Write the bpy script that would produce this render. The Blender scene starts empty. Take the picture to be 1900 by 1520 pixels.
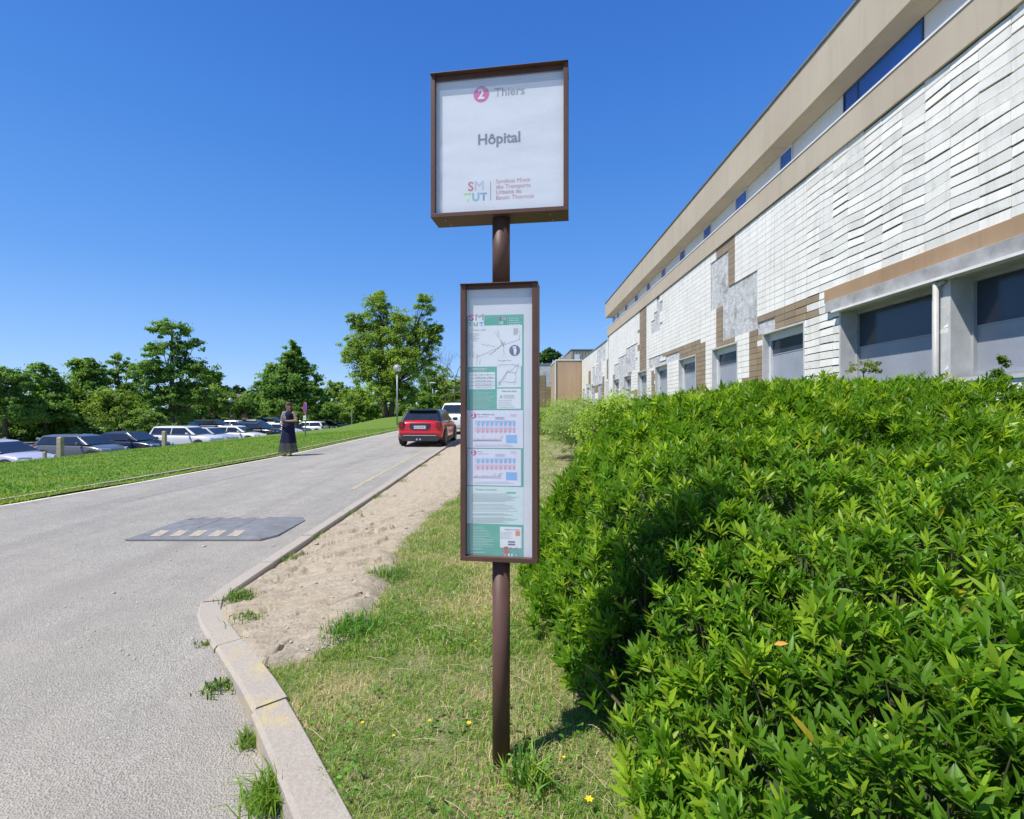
import bpy, math, random
import numpy as np
from mathutils import Vector, Matrix, noise
random.seed(7)
R = np.random.default_rng(11)
scene = bpy.context.scene
C = scene.collection
EYE = 1.52
F = 900.0                       # focal length in pixels of the 1900 px wide photograph

# ------------------------------------------------------------------ camera, sky, sun, exposure
cam_d = bpy.data.cameras.new("camera")
cam_d.sensor_width = 36.0
cam_d.lens = 36.0 * F / 1900.0
cam_d.clip_start = 0.05
cam_d.clip_end = 3000
cam = bpy.data.objects.new("camera", cam_d)
C.objects.link(cam)
cam.location = (0, 0, EYE)
cam.rotation_euler = (math.radians(90), 0, 0)
scene.camera = cam

SUN_ELEV = 59.0
SUN_AZ = math.atan2(-0.86, -0.50)          # compass angle (from +Y, clockwise) of the sun
world = bpy.data.worlds.new("World")
scene.world = world
world.use_nodes = True
wn = world.node_tree
for n in list(wn.nodes): wn.nodes.remove(n)
w_out = wn.nodes.new("ShaderNodeOutputWorld")
w_bg = wn.nodes.new("ShaderNodeBackground")
w_sky = wn.nodes.new("ShaderNodeTexSky")
w_sky.sky_type = 'NISHITA'
w_sky.sun_disc = False
w_sky.sun_elevation = math.radians(SUN_ELEV)
w_sky.sun_rotation = SUN_AZ
w_sky.altitude = 200
w_sky.air_density = 1.0
w_sky.dust_density = 0.35
w_sky.ozone_density = 2.5
w_hsv = wn.nodes.new("ShaderNodeHueSaturation")
w_hsv.inputs['Saturation'].default_value = 1.22
w_hsv.inputs['Hue'].default_value = 0.507
wn.links.new(w_sky.outputs[0], w_hsv.inputs['Color'])
# clear-day gradient by elevation blended with the physical sky
w_tc = wn.nodes.new("ShaderNodeTexCoord"); w_sep = wn.nodes.new("ShaderNodeSeparateXYZ"); w_rp = wn.nodes.new("ShaderNodeValToRGB")
wn.links.new(w_tc.outputs['Generated'], w_sep.inputs[0]); wn.links.new(w_sep.outputs[2], w_rp.inputs[0])
w_e = w_rp.color_ramp.elements
w_e[0].position = 0.0; w_e[0].color = (2.6, 4.2, 6.9, 1); w_e[1].position = 1.0; w_e[1].color = (0.16, 0.75, 3.2, 1)
for p_, c_ in ((0.10, (1.7, 3.35, 6.5)), (0.25, (0.82, 2.35, 5.8)), (0.45, (0.42, 1.65, 5.0)), (0.62, (0.27, 1.2, 4.3))):
    k_ = w_rp.color_ramp.elements.new(p_); k_.color = (*c_, 1)
w_mx = wn.nodes.new("ShaderNodeMix"); w_mx.data_type = 'RGBA'; w_mx.inputs[0].default_value = 0.8
wn.links.new(w_hsv.outputs[0], w_mx.inputs[6]); wn.links.new(w_rp.outputs[0], w_mx.inputs[7])
wn.links.new(w_mx.outputs[2], w_bg.inputs[0])
wn.links.new(w_bg.outputs[0], w_out.inputs[0])
w_bg.inputs[1].default_value = 0.114

sun_d = bpy.data.lights.new("sun", 'SUN')
sun_d.energy = 4.4
sun_d.angle = math.radians(0.5)
sun_d.color = (1.0, 0.96, 0.89)
sun = bpy.data.objects.new("sun", sun_d)
C.objects.link(sun)
ce = math.cos(math.radians(SUN_ELEV))
sdir = Vector((-math.sin(SUN_AZ) * ce, -math.cos(SUN_AZ) * ce, -math.sin(math.radians(SUN_ELEV))))
sun.rotation_euler = sdir.to_track_quat('-Z', 'Y').to_euler()
sun.location = (-20, -12, 40)

scene.view_settings.view_transform = 'Standard'
scene.view_settings.look = 'None'
scene.view_settings.gamma = 1.0
scene.view_settings.exposure = 0.48

# ------------------------------------------------------------------ helpers
def px(x, y, d):
    """point at depth d that the photograph shows at pixel (x, y)"""
    return Vector(((x - 950) / F * d, d, EYE + (760 - y) / F * d))

class NT:
    def __init__(s, name):
        s.m = bpy.data.materials.new(name); s.m.use_nodes = True
        s.t = s.m.node_tree
        for n in list(s.t.nodes): s.t.nodes.remove(n)
        s.out = s.t.nodes.new("ShaderNodeOutputMaterial")
        s.b = s.t.nodes.new("ShaderNodeBsdfPrincipled")
        s.t.links.new(s.b.outputs[0], s.out.inputs[0])
        s.co = s.t.nodes.new("ShaderNodeTexCoord")
    def n(s, typ, **kw):
        o = s.t.nodes.new(typ)
        for k, v in kw.items(): setattr(o, k, v)
        return o
    def l(s, a, b): s.t.links.new(a, b)
    def noise(s, scale, detail=4, rough=0.55, dist=0.0, vec=None, stretch=None):
        o = s.n("ShaderNodeTexNoise")
        o.inputs['Scale'].default_value = scale; o.inputs['Detail'].default_value = detail
        o.inputs['Roughness'].default_value = rough; o.inputs['Distortion'].default_value = dist
        v = vec or s.co.outputs['Object']
        if stretch:
            mp = s.n("ShaderNodeMapping"); mp.inputs['Scale'].default_value = stretch
            s.l(v, mp.inputs[0]); v = mp.outputs[0]
        s.l(v, o.inputs['Vector'])
        return o.outputs['Fac']
    def voro(s, scale, feature='F1', out='Distance'):
        o = s.n("ShaderNodeTexVoronoi"); o.feature = feature
        o.inputs['Scale'].default_value = scale
        s.l(s.co.outputs['Object'], o.inputs['Vector'])
        return o.outputs[out]
    def ramp(s, fac, stops):
        o = s.n("ShaderNodeValToRGB")
        e = o.color_ramp.elements
        e[0].position = stops[0][0]; e[0].color = (*stops[0][1], 1) if len(stops[0][1]) == 3 else stops[0][1]
        e[1].position = stops[-1][0]; e[1].color = (*stops[-1][1], 1)
        for p, c in stops[1:-1]:
            k = e.new(p); k.color = (*c, 1)
        s.l(fac, o.inputs[0])
        return o.outputs[0]
    def mix(s, fac, a, b, mode='MIX'):
        o = s.n("ShaderNodeMix"); o.data_type = 'RGBA'; o.blend_type = mode
        if isinstance(fac, float): o.inputs[0].default_value = fac
        else: s.l(fac, o.inputs[0])
        for i, v in ((6, a), (7, b)):
            if isinstance(v, tuple): o.inputs[i].default_value = (*v, 1)
            else: s.l(v, o.inputs[i])
        return o.outputs[2]
    def bump(s, h, strength=0.3, dist=0.01, prev=None):
        o = s.n("ShaderNodeBump"); o.inputs['Strength'].default_value = strength
        o.inputs['Distance'].default_value = dist
        s.l(h, o.inputs['Height'])
        if prev is not None: s.l(prev, o.inputs['Normal'])
        return o.outputs[0]
    def set(s, color=None, rough=None, metal=None, spec=None, normal=None, **kw):
        if color is not None:
            if isinstance(color, tuple): s.b.inputs['Base Color'].default_value = (*color, 1)
            else: s.l(color, s.b.inputs['Base Color'])
        if rough is not None:
            if isinstance(rough, (int, float)): s.b.inputs['Roughness'].default_value = rough
            else: s.l(rough, s.b.inputs['Roughness'])
        if metal is not None: s.b.inputs['Metallic'].default_value = metal
        if spec is not None: s.b.inputs['Specular IOR Level'].default_value = spec
        if normal is not None: s.l(normal, s.b.inputs['Normal'])
        for k, v in kw.items(): s.b.inputs[k].default_value = v
        return s.m

_mc = {}
def pm(name, c, var=0.15, scale=6.0, rough=0.6, metal=0.0, spec=0.5, bump=0.0, bscale=60.0, coat=0.0):
    """plain surface with procedural wear: colour varied by noise, optional bump"""
    if name in _mc: return _mc[name]
    t = NT(name)
    f = t.noise(scale, 6, 0.6)
    lo = tuple(v * (1 - var) for v in c); hi = tuple(min(1, v * (1 + var)) for v in c)
    col = t.ramp(f, [(0.3, lo), (0.7, hi)])
    nr = None
    if bump: nr = t.bump(t.noise(bscale, 5, 0.6), bump, 0.01)
    t.set(col, rough, metal, spec, nr)
    if coat: t.b.inputs['Coat Weight'].default_value = coat; t.b.inputs['Coat Roughness'].default_value = 0.04
    _mc[name] = t.m
    return t.m

def finish(o, parent=None, label=None, cat=None, group=None, kind=None):
    if parent: o.parent = parent
    if label: o['label'] = label
    if cat: o['category'] = cat
    if group: o['group'] = group
    if kind: o['kind'] = kind
    return o

def thing(name, label, cat, loc=(0, 0, 0), rz=0.0, group=None):
    o = bpy.data.objects.new(name, None); C.objects.link(o)
    o.empty_display_size = 0.2
    o.location = loc; o.rotation_euler = (0, 0, rz)
    return finish(o, None, label, cat, group)

class MB:
    def __init__(s): s.v = []; s.f = []; s.mi = []; s.cur = 0
    def quad(s, a, b, c, d):
        k = len(s.v); s.v += [tuple(a), tuple(b), tuple(c), tuple(d)]; s.f.append((k, k+1, k+2, k+3)); s.mi.append(s.cur)
    def poly(s, pts):
        k = len(s.v); s.v += [tuple(p) for p in pts]; s.f.append(tuple(range(k, k+len(pts)))); s.mi.append(s.cur)
    def box(s, x0, x1, y0, y1, z0, z1):
        k = len(s.v)
        s.v += [(x0,y0,z0),(x1,y0,z0),(x1,y1,z0),(x0,y1,z0),(x0,y0,z1),(x1,y0,z1),(x1,y1,z1),(x0,y1,z1)]
        for f in ((0,3,2,1),(4,5,6,7),(0,1,5,4),(1,2,6,5),(2,3,7,6),(3,0,4,7)):
            s.f.append(tuple(k+i for i in f)); s.mi.append(s.cur)
    def hexa(s, P):                      # 8 points: bottom ring then top ring
        k = len(s.v); s.v += [tuple(p) for p in P]
        for f in ((0,3,2,1),(4,5,6,7),(0,1,5,4),(1,2,6,5),(2,3,7,6),(3,0,4,7)):
            s.f.append(tuple(k+i for i in f)); s.mi.append(s.cur)
    def tube(s, pts, rad, seg=8, cap=True):
        pts = [Vector(p) for p in pts]
        if isinstance(rad, (int, float)): rad = [rad] * len(pts)
        k0 = len(s.v); up = None
        for i, p in enumerate(pts):
            d = (pts[min(i+1, len(pts)-1)] - pts[max(i-1, 0)])
            if d.length < 1e-9: d = Vector((0,0,1))
            d.normalize()
            a = Vector((1,0,0)) if abs(d.x) < 0.8 else Vector((0,1,0))
            if up is not None: a = up
            u = (a - d * a.dot(d)).normalized(); w = d.cross(u); up = u
            for j in range(seg):
                t = 2*math.pi*j/seg
                s.v.append(tuple(p + (u*math.cos(t) + w*math.sin(t)) * rad[i]))
        for i in range(len(pts)-1):
            for j in range(seg):
                a = k0+i*seg+j; b = k0+i*seg+(j+1)%seg
                s.f.append((a, b, b+seg, a+seg)); s.mi.append(s.cur)
        if cap:
            s.f.append(tuple(k0+j for j in reversed(range(seg)))); s.mi.append(s.cur)
            e = k0+(len(pts)-1)*seg
            s.f.append(tuple(e+j for j in range(seg))); s.mi.append(s.cur)
    def rings(s, rings, cap=(True, True), closed=True):
        k0 = len(s.v); n = len(rings[0])
        for r in rings: s.v += [tuple(p) for p in r]
        for i in range(len(rings)-1):
            for j in range(n if closed else n-1):
                a = k0+i*n+j; b = k0+i*n+(j+1) % n
                s.f.append((a, b, b+n, a+n)); s.mi.append(s.cur)
        if cap[0]: s.f.append(tuple(k0+j for j in reversed(range(n)))); s.mi.append(s.cur)
        if cap[1]:
            e = k0+(len(rings)-1)*n
            s.f.append(tuple(e+j for j in range(n))); s.mi.append(s.cur)
    def build(s, name, mats, parent=None, smooth=False, bevel=0.0, sub=0, **kw):
        me = bpy.data.meshes.new(name); me.from_pydata(s.v, [], s.f); me.update()
        if not isinstance(mats, (list, tuple)): mats = [mats]
        for m in mats: me.materials.append(m)
        if len(mats) > 1: me.polygons.foreach_set('material_index', s.mi)
        if smooth: me.polygons.foreach_set('use_smooth', [True]*len(me.polygons))
        o = bpy.data.objects.new(name, me); C.objects.link(o)
        if bevel:
            b = o.modifiers.new('bevel', 'BEVEL'); b.width = bevel; b.segments = 2; b.limit_method = 'ANGLE'
        if sub:
            b = o.modifiers.new('subd', 'SUBSURF'); b.levels = sub; b.render_levels = sub
        return finish(o, parent, **kw)

def np_obj(name, verts, polys, mats, parent=None, col=None, smooth=False, **kw):
    """verts (n,3); polys: list of int arrays (m,k); col (n,3) per-vertex colour attribute"""
    me = bpy.data.meshes.new(name)
    me.vertices.add(len(verts)); me.vertices.foreach_set('co', verts.astype(np.float32).ravel())
    loops = np.concatenate([p.ravel() for p in polys]).astype(np.int32)
    tot = np.concatenate([np.full(len(p), p.shape[1]) for p in polys]).astype(np.int32)
    start = np.concatenate([[0], np.cumsum(tot)[:-1]]).astype(np.int32)
    me.loops.add(len(loops)); me.loops.foreach_set('vertex_index', loops)
    me.polygons.add(len(tot)); me.polygons.foreach_set('loop_start', start)
    try: me.polygons.foreach_set('loop_total', tot)
    except Exception: pass
    if smooth: me.polygons.foreach_set('use_smooth', np.ones(len(tot), dtype=bool))
    if col is not None:
        a = me.color_attributes.new('tint', 'FLOAT_COLOR', 'POINT')
        c4 = np.ones((len(verts), 4), dtype=np.float32); c4[:, :3] = col
        a.data.foreach_set('color', c4.ravel())
    me.update(calc_edges=True); me.validate()
    for m in (mats if isinstance(mats, (list, tuple)) else [mats]): me.materials.append(m)
    o = bpy.data.objects.new(name, me); C.objects.link(o)
    return finish(o, parent, **kw)

def grid_obj(name, xs_fn, ys, nx, zfn, mat, smooth=True, **kw):
    """sheet: for each y, x runs over nx steps from xs_fn(y)[0] to [1]"""
    V = []
    for y in ys:
        a, b = xs_fn(y)
        for i in range(nx+1):
            x = a + (b-a)*i/nx
            V.append((x, y, zfn(x, y)))
    n = nx+1
    idx = np.arange((len(ys)-1)*nx)
    r, c = idx // nx, idx % nx
    a = r*n + c
    P = np.stack([a, a+1, a+n+1, a+n], 1)
    return np_obj(name, np.array(V), [P], mat, smooth=smooth, **kw)

def unit(a): return a / np.maximum(np.linalg.norm(a, axis=-1, keepdims=True), 1e-9)
def sm(t):
    t = max(0.0, min(1.0, t)); return t*t*(3-2*t)
def n3(x, y, z=0.0, s=1.0): return noise.noise(Vector((x*s, y*s, z*s)))

# ------------------------------------------------------------------ leaf and grass material
def leaf_mat(name, rough=0.45, trans=0.35, spec=0.4, tint=(1, 1, 1)):
    t = NT(name)
    a = t.n("ShaderNodeAttribute"); a.attribute_name = 'tint'
    f = t.noise(25, 3)
    c = t.mix(f, (0.82, 0.82, 0.82), (1.18, 1.18, 1.18))
    c = t.mix(1.0, a.outputs['Color'], c, 'MULTIPLY')
    t.set(c, rough, 0.0, spec)
    tr = t.n("ShaderNodeBsdfTranslucent")
    c2 = t.mix(1.0, c, (1.3, 1.35, 0.55), 'MULTIPLY')
    t.l(c2, tr.inputs[0])
    ms = t.n("ShaderNodeMixShader"); ms.inputs[0].default_value = trans
    t.l(t.b.outputs[0], ms.inputs[1]); t.l(tr.outputs[0], ms.inputs[2]); t.l(ms.outputs[0], t.out.inputs[0])
    return t.m
M_leaf = leaf_mat('tree_leaf', 0.55, 0.45, 0.2)
M_laurel = leaf_mat('laurel_leaf', 0.40, 0.50, 0.30)
M_grass = leaf_mat('grass_blade', 0.55, 0.35, 0.3)
M_bark = pm('bark', (0.10, 0.08, 0.06), 0.35, 8, 0.9, bump=0.8, bscale=25)

# ------------------------------------------------------------------ terrain
def road_z(y): return -0.13 + 0.014*max(y, 0.0)
def road_left(y):
    x = float(np.interp(y, [-6, 3, 7.8, 10.1, 14.9, 28.0, 40], [-13.5, -9.6, -8.2, -7.76, -7.15, -6.75, -6.6]))
    if y > 28: x += 0.02*(y-28)**2
    return x
KERB = [(1.9,-2.6),(1.2,-1.0),(0.45,0.1),(-0.1,0.9),(-0.81,1.8),(-1.41,2.56),(-2.34,3.62),(-2.53,3.86),(-2.59,4.1),(-2.60,4.6)]
KERB += [(-2.60 + (0.035*(y-20)**2 if y > 20 else 0), float(y)) for y in list(range(6, 20, 1)) + [20,21,22,23,24,25,26,27,28,29,30,32]]
def kerb_x(y):
    for (x0, y0), (x1, y1) in zip(KERB, KERB[1:]):
        if y0 <= y <= y1: return x0 + (x1-x0)*(y-y0)/(y1-y0)
    return KERB[0][0] if y < KERB[0][1] else KERB[-1][0] + 0.84*(y-32)
def kerb_lift(y): return 0.015 + 0.115*(1-sm((y-1.9)/2.0))
def verge_z(x, y):
    d = x - kerb_x(y) - 0.16
    near = kerb_lift(y) - 0.02 - 0.03*sm((y-4)/1)
    z = road_z(y) + near + (0.10-near)*sm(d/1.3)
    return z + 0.012*n3(x, y, 0, 1.7) + 0.006*n3(x, y, 3, 7)
def dirt_edge(y):          # x where the worn earth meets the grass
    pts = [(2.2,-1.6),(2.9,-1.48),(3.05,-1.22),(3.3,-1.02),(4.3,-1.0),(5.2,-1.12),(6.3,-1.08),(7.1,-1.0),(8.1,-0.85),(10,-0.7),(14,-0.6),(20,-0.3),(32,2.5)]
    for (y0, x0), (y1, x1) in zip(pts, pts[1:]):
        if y0 <= y <= y1: return x0+(x1-x0)*(y-y0)/(y1-y0) + 0.10*n3(1, y, 0, 2.5)
    return pts[0][1] if y < 3 else pts[-1][1]
def lawn_z(x, y):
    xl = road_left(y)
    t = max(0, (xl - x))/11.0
    z = road_z(y) + 0.02 + 0.05*sm(t*8)
    z = z + (-0.38 - z)*min(1, t*1.0)
    z += 1.15*sm((y-33)/13)*sm((x+18)/7)
    if x < -18.2: z += (-1.25 - z)*sm((-18.2-x)/1.6)
    return z + 0.03*n3(x, y, 0, 0.5)

# asphalt
def asphalt(name, base, dust):
    t = NT(name)
    sp = t.voro(115, 'F1', 'Color')
    g = t.n("ShaderNodeRGBToBW"); t.l(sp, g.inputs[0])
    c = t.ramp(g.outputs[0], [(0.1, tuple(v*0.55 for v in base)), (0.5, base), (0.95, tuple(v*1.6 for v in base))])
    big = t.noise(0.55, 6, 0.65, 0.4)
    bm = t.ramp(big, [(0.38, (0, 0, 0)), (0.68, (1, 1, 1))])
    c = t.mix(bm, c, t.mix(0.5, c, dust))
    fine = t.noise(2.6, 5, 0.7)
    c = t.mix(t.ramp(fine, [(0.42, (0, 0, 0)), (0.8, (0.7, 0.7, 0.7))]), c, tuple(v*0.78 for v in base))
    tr_ = t.noise(1.0, 5, 0.6, 0.1, stretch=(1.6, 0.10, 1))
    c = t.mix(t.ramp(tr_, [(0.45, (0, 0, 0)), (0.7, (0.45, 0.45, 0.45))]), c, tuple(v*0.62 for v in base))
    sp_ = t.noise(1.7, 3, 0.5)
    c = t.mix(t.ramp(sp_, [(0.70, (0, 0, 0)), (0.78, (0.5, 0.5, 0.5))]), c, tuple(v*0.4 for v in base))
    # dust gathered in the near corner
    sx = t.n("ShaderNodeSeparateXYZ"); t.l(t.co.outputs['Object'], sx.inputs[0])
    m = t.n("ShaderNodeMapRange"); m.inputs[1].default_value = 7.0; m.inputs[2].default_value = 1.5
    t.l(sx.outputs[1], m.inputs[0])
    mm = t.n("ShaderNodeMath", operation='MULTIPLY'); t.l(m.outputs[0], mm.inputs[0]); t.l(t.noise(1.2, 5, 0.6), mm.inputs[1])
    mm2 = t.n("ShaderNodeMath", operation='MULTIPLY'); t.l(mm.outputs[0], mm2.inputs[0]); mm2.inputs[1].default_value = 1.0
    c = t.mix(mm2.outputs[0], c, dust)
    nb = t.bump(t.voro(110), 0.8, 0.012)
    nb = t.bump(t.noise(28, 9, 0.85), 0.6, 0.016, nb)
    return t.set(c, 0.9, 0, 0.25, nb)
M_road = asphalt('old_asphalt', (0.355, 0.34, 0.305), (0.50, 0.445, 0.365))
ys = [-6 + 0.5*i for i in range(0, 90)]
grid_obj('road', lambda y: (road_left(y), kerb_x(y)+0.05), ys, 24, lambda x, y: road_z(y), M_road, kind='structure')
M_lot = pm('lot_asphalt', (0.17, 0.17, 0.17), 0.2, 3, 0.9, bump=0.3)
b = MB(); b.quad((-75, -10, -1.22), (-19.6, -10, -1.22), (-19.6, 130, -1.22), (-75, 130, -1.22)); b.build('parking_lot', M_lot, kind='structure')
# base ground to the horizon
t = NT('far_ground')
c = t.ramp(t.noise(0.08, 6), [(0.3, (0.05, 0.10, 0.02)), (0.7, (0.10, 0.16, 0.04))])
M_far = t.set(c, 0.95, 0, 0.2)
b = MB(); b.quad((-1500, -300, -1.3), (1500, -300, -1.3), (1500, 2500, -1.3), (-1500, 2500, -1.3)); b.build('ground', M_far, kind='structure')
# lawn
t = NT('lawn_turf')
f1 = t.noise(1.1, 6, 0.6); f2 = t.noise(30, 5, 0.7)
c1 = t.ramp(f2, [(0.3, (0.065, 0.13, 0.014)), (0.7, (0.16, 0.26, 0.035))])
c2 = t.ramp(f2, [(0.3, (0.10, 0.14, 0.03)), (0.7, (0.22, 0.25, 0.06))])
c = t.mix(t.ramp(f1, [(0.45, (0, 0, 0)), (0.7, (1, 1, 1))]), c1, c2)
M_lawn = t.set(c, 0.9, 0, 0.2, t.bump(f2, 0.8, 0.04))
ys = [2 + 0.5*i for i in range(0, 130)]
grid_obj('lawn', lambda y: (-20.2, road_left(min(y, 40))+0.01 if y < 37.5 else min(8, -5.7+(y-37.5)*3)), ys, 60, lawn_z, M_lawn, kind='structure')
# verge: earth under grass
t = NT('verge_soil')
f1 = t.noise(3, 6, 0.65); f2 = t.noise(60, 5, 0.7)
c = t.ramp(f2, [(0.3, (0.20, 0.17, 0.09)), (0.6, (0.36, 0.30, 0.18)), (0.8, (0.48, 0.41, 0.28))])
c = t.mix(t.ramp(f1, [(0.35, (0, 0, 0)), (0.65, (1, 1, 1))]), c, t.ramp(f2, [(0.3, (0.09, 0.13, 0.03)), (0.7, (0.19, 0.24, 0.07))]))
M_verge = t.set(c, 0.95, 0, 0.15, t.bump(f2, 0.8, 0.02))
ys = [-2.5 + 0.1*i for i in range(0, 125)] + [10 + 0.5*i for i in range(1, 75)]
grid_obj('verge', lambda y: (kerb_x(y)+0.10, 7.2), ys, 90, lambda x, y: verge_z(x, y)-0.012, M_verge, kind='structure')
# worn earth path
def dirt_z(x, y):
    z = verge_z(x, y)
    # diagonal runnels and crusts
    u = x*0.80 + y*0.45; v = -x*0.45 + y*0.80
    r = noise.fractal(Vector((u*1.4+0.5, v*7.0, 0)), 1.0, 2.1, 5)
    rd = 1-abs(r)*2.4
    e = dirt_edge(y) - x
    k = x - kerb_x(y) - 0.16
    fade = sm(e/0.25)*sm(k/0.12)
    step = 0.022*sm((n3(u*0.5, v*2.6, 5, 1.7)+0.10*n3(x, y, 4, 9)-0.10)/0.03)*sm((8-y)/2)-0.024*max(0, 1-abs(n3(u*0.55, v*2.4, 9, 1.5)+0.12*n3(x, y, 2, 8))/0.035)*sm((9-y)/2)
    f2 = sm((e+0.02+0.06*n3(x, y, 8, 6))/0.16)
    return z - 0.035*(1-f2) + fade*(0.004 + 0.017*max(-1, rd) + step*2.0 + 0.007*n3(x, y, 0, 14) + 0.014*n3(x, y, 1, 4))
t = NT('dry_earth')
f1 = t.noise(2.2, 7, 0.6, 0.5, stretch=(1, 1, 1)); f2 = t.noise(45, 6, 0.7)
c = t.ramp(f2, [(0.25, (0.31, 0.255, 0.185)), (0.6, (0.46, 0.395, 0.30)), (0.8, (0.60, 0.535, 0.43))])
c = t.mix(t.ramp(f1, [(0.4, (0, 0, 0)), (0.7, (0.6, 0.6, 0.6))]), c, (0.42, 0.34, 0.23))
mp = t.n("ShaderNodeMapping"); mp.inputs['Rotation'].default_value = (0, 0, math.radians(-60)); mp.inputs['Scale'].default_value = (1, 3.5, 1)
t.l(t.co.outputs['Object'], mp.inputs[0])
cr = t.noise(3.2, 8, 0.65, 1.2, vec=mp.outputs[0])
crl = t.ramp(cr, [(0.47, (0, 0, 0)), (0.495, (1, 1, 1)), (0.52, (0, 0, 0))])
nb = t.bump(cr, 0.9, 0.05); nb = t.bump(f2, 0.5, 0.02, nb)
M_dirt = t.set(c, 0.95, 0, 0.15, nb)
ys = [2.95 + 0.02*i for i in range(0, 237)] + [7.7 + 0.12*i for i in range(1, 190)]
grid_obj('dirt_path', lambda y: (kerb_x(y)+0.14, dirt_edge(y)+0.10), ys, 110, dirt_z, M_dirt, kind='structure')

# kerb stones
t = NT('kerb_concrete')
f1 = t.noise(1.3, 5, 0.6); f2 = t.noise(70, 5, 0.7)
c = t.ramp(f2, [(0.25, (0.28, 0.25, 0.21)), (0.75, (0.48, 0.435, 0.37))])
c = t.mix(t.ramp(f1, [(0.35, (0, 0, 0)), (0.7, (0.5, 0.5, 0.5))]), c, (0.36, 0.30, 0.25))
sx = t.n("ShaderNodeSeparateXYZ"); t.l(t.co.outputs['Object'], sx.inputs[0])
m1 = t.n("ShaderNodeMapRange"); m1.inputs[1].default_value = 3.6; m1.inputs[2].default_value = 2.9; t.l(sx.outputs[1], m1.inputs[0])
m2 = t.n("ShaderNodeMapRange"); m2.inputs[1].default_value = 2.22; m2.inputs[2].default_value = 2.24; t.l(sx.outputs[1], m2.inputs[0])
mm = t.n("ShaderNodeMath", operation='MULTIPLY'); t.l(m1.outputs[0], mm.inputs[0]); t.l(m2.outputs[0], mm.inputs[1])
yn = t.ramp(t.noise(7, 6, 0.75), [(0.48, (0, 0, 0)), (0.72, (0.6, 0.6, 0.6))])
ym = t.mix(1.0, yn, mm.outputs[0], 'MULTIPLY')
c = t.mix(ym, c, (0.58, 0.45, 0.12))
M_kerb = t.set(c, 0.9, 0, 0.2, t.bump(f2, 0.6, 0.008))
kb = MB()
def kerb_run():
    P = [Vector((x, y, 0)) for x, y in KERB]
    # arc length resample
    L = [0]
    for a, b_ in zip(P, P[1:]): L.append(L[-1]+(b_-a).length)
    def at(s):
        for i in range(len(P)-1):
            if L[i] <= s <= L[i+1]: return P[i].lerp(P[i+1], (s-L[i])/(L[i+1]-L[i]))
        return P[-1]
    s = 0.0; k = 0
    while s < L[-1]-1.0:
        e = s+1.0; g = 0.006
        n = 4; rings = []
        jz = random.uniform(-0.004, 0.004); jx = random.uniform(-0.006, 0.006)
        for i in range(n+1):
            q = s+g+(e-s-2*g)*i/n
            p = at(q); d = (at(min(q+0.05, L[-1]))-at(max(q-0.05, 0))).normalized()
            r = Vector((d.y, -d.x, 0))
            w = 0.175 if p.y < 4.1 else 0.16
            zt = road_z(p.y)+kerb_lift(p.y)+jz; zb = road_z(p.y)-0.1
            o = p + r*jx
            bv = min(0.02, kerb_lift(p.y))
            rings.append([(o.x, o.y, zb), (o.x+r.x*0.005, o.y+r.y*0.005, zt-bv), (o.x+r.x*0.022, o.y+r.y*0.022, zt), (o.x+r.x*(w-0.01), o.y+r.y*(w-0.01), zt+0.003), (o.x+r.x*w, o.y+r.y*w, zt-0.01), (o.x+r.x*w, o.y+r.y*w, zb)])
        kb.rings(rings)
        s = e; k += 1
kerb_run()
kb.build('kerb', M_kerb, kind='structure')
# left edge: low concrete edging with a gap of weeds
eb = MB()
for i in range(0, 34):
    y = 6+i
    x0, x1 = road_left(y)-0.30, road_left(y+0.97)-0.30
    z0, z1 = road_z(y)+0.05, road_z(y+1)+0.05
    eb.hexa([(x0-0.08, y, z0-0.2), (x0, y, z0-0.2), (x1, y+0.97, z1-0.2), (x1-0.08, y+0.97, z1-0.2), (x0-0.08, y, z0), (x0, y, z0), (x1, y+0.97, z1), (x1-0.08, y+0.97, z1)])
eb.build('edging_stones', pm('edging_concrete', (0.36, 0.32, 0.24), 0.3, 8, 0.9, bump=0.4), kind='structure')

# markings
def paint(name, c, amount):
    t = NT(name)
    f = t.noise(26, 7, 0.75)
    a = t.ramp(f, [(amount, (0, 0, 0)), (amount+0.12, (1, 1, 1))])
    base = t.ramp(t.voro(115, 'F1', 'Color'), [(0.1, (0.2, 0.2, 0.19)), (0.9, (0.34, 0.33, 0.32))])
    col = t.mix(a, base, c)
    return t.set(col, 0.85, 0, 0.2, t.bump(t.voro(95), 0.5, 0.01))
M_wl = paint('worn_white_paint', (0.66, 0.62, 0.50), 0.36)
M_yl = paint('worn_yellow_paint', (0.66, 0.54, 0.20), 0.47)
b = MB()
def strip(b, f, y0, y1, w, step=0.5, dz=0.004):
    y = y0
    while y < y1-1e-6:
        e = min(y1, y+step)
        b.quad((f(y), y, road_z(y)+dz), (f(y)+w, y, road_z(y)+dz), (f(e)+w, e, road_z(e)+dz), (f(e), e, road_z(e)+dz))
        y = e
strip(b, lambda y: road_left(y)+0.02, 5, 37, 0.12)
b.build('edge_line', M_wl, kind='structure')
b = MB()
strip(b, lambda y: -3.10, 9.2, 17.2, 0.10); strip(b, lambda y: -3.02+0.035*max(0, y-20)**2, 17.6, 24, 0.10)
b.build('yellow_line', M_yl, kind='structure')
M_fl = paint('faded_white_paint', (0.52, 0.51, 0.48), 0.52)
b = MB()
strip(b, lambda y: -4.75+0.33*(y-12.2), 12.0, 16.6, 0.07)
strip(b, lambda y: -6.5+0.12*(y-8), 8.0, 12.0, 0.05)
b.build('faded_line', M_fl, kind='structure')

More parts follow.
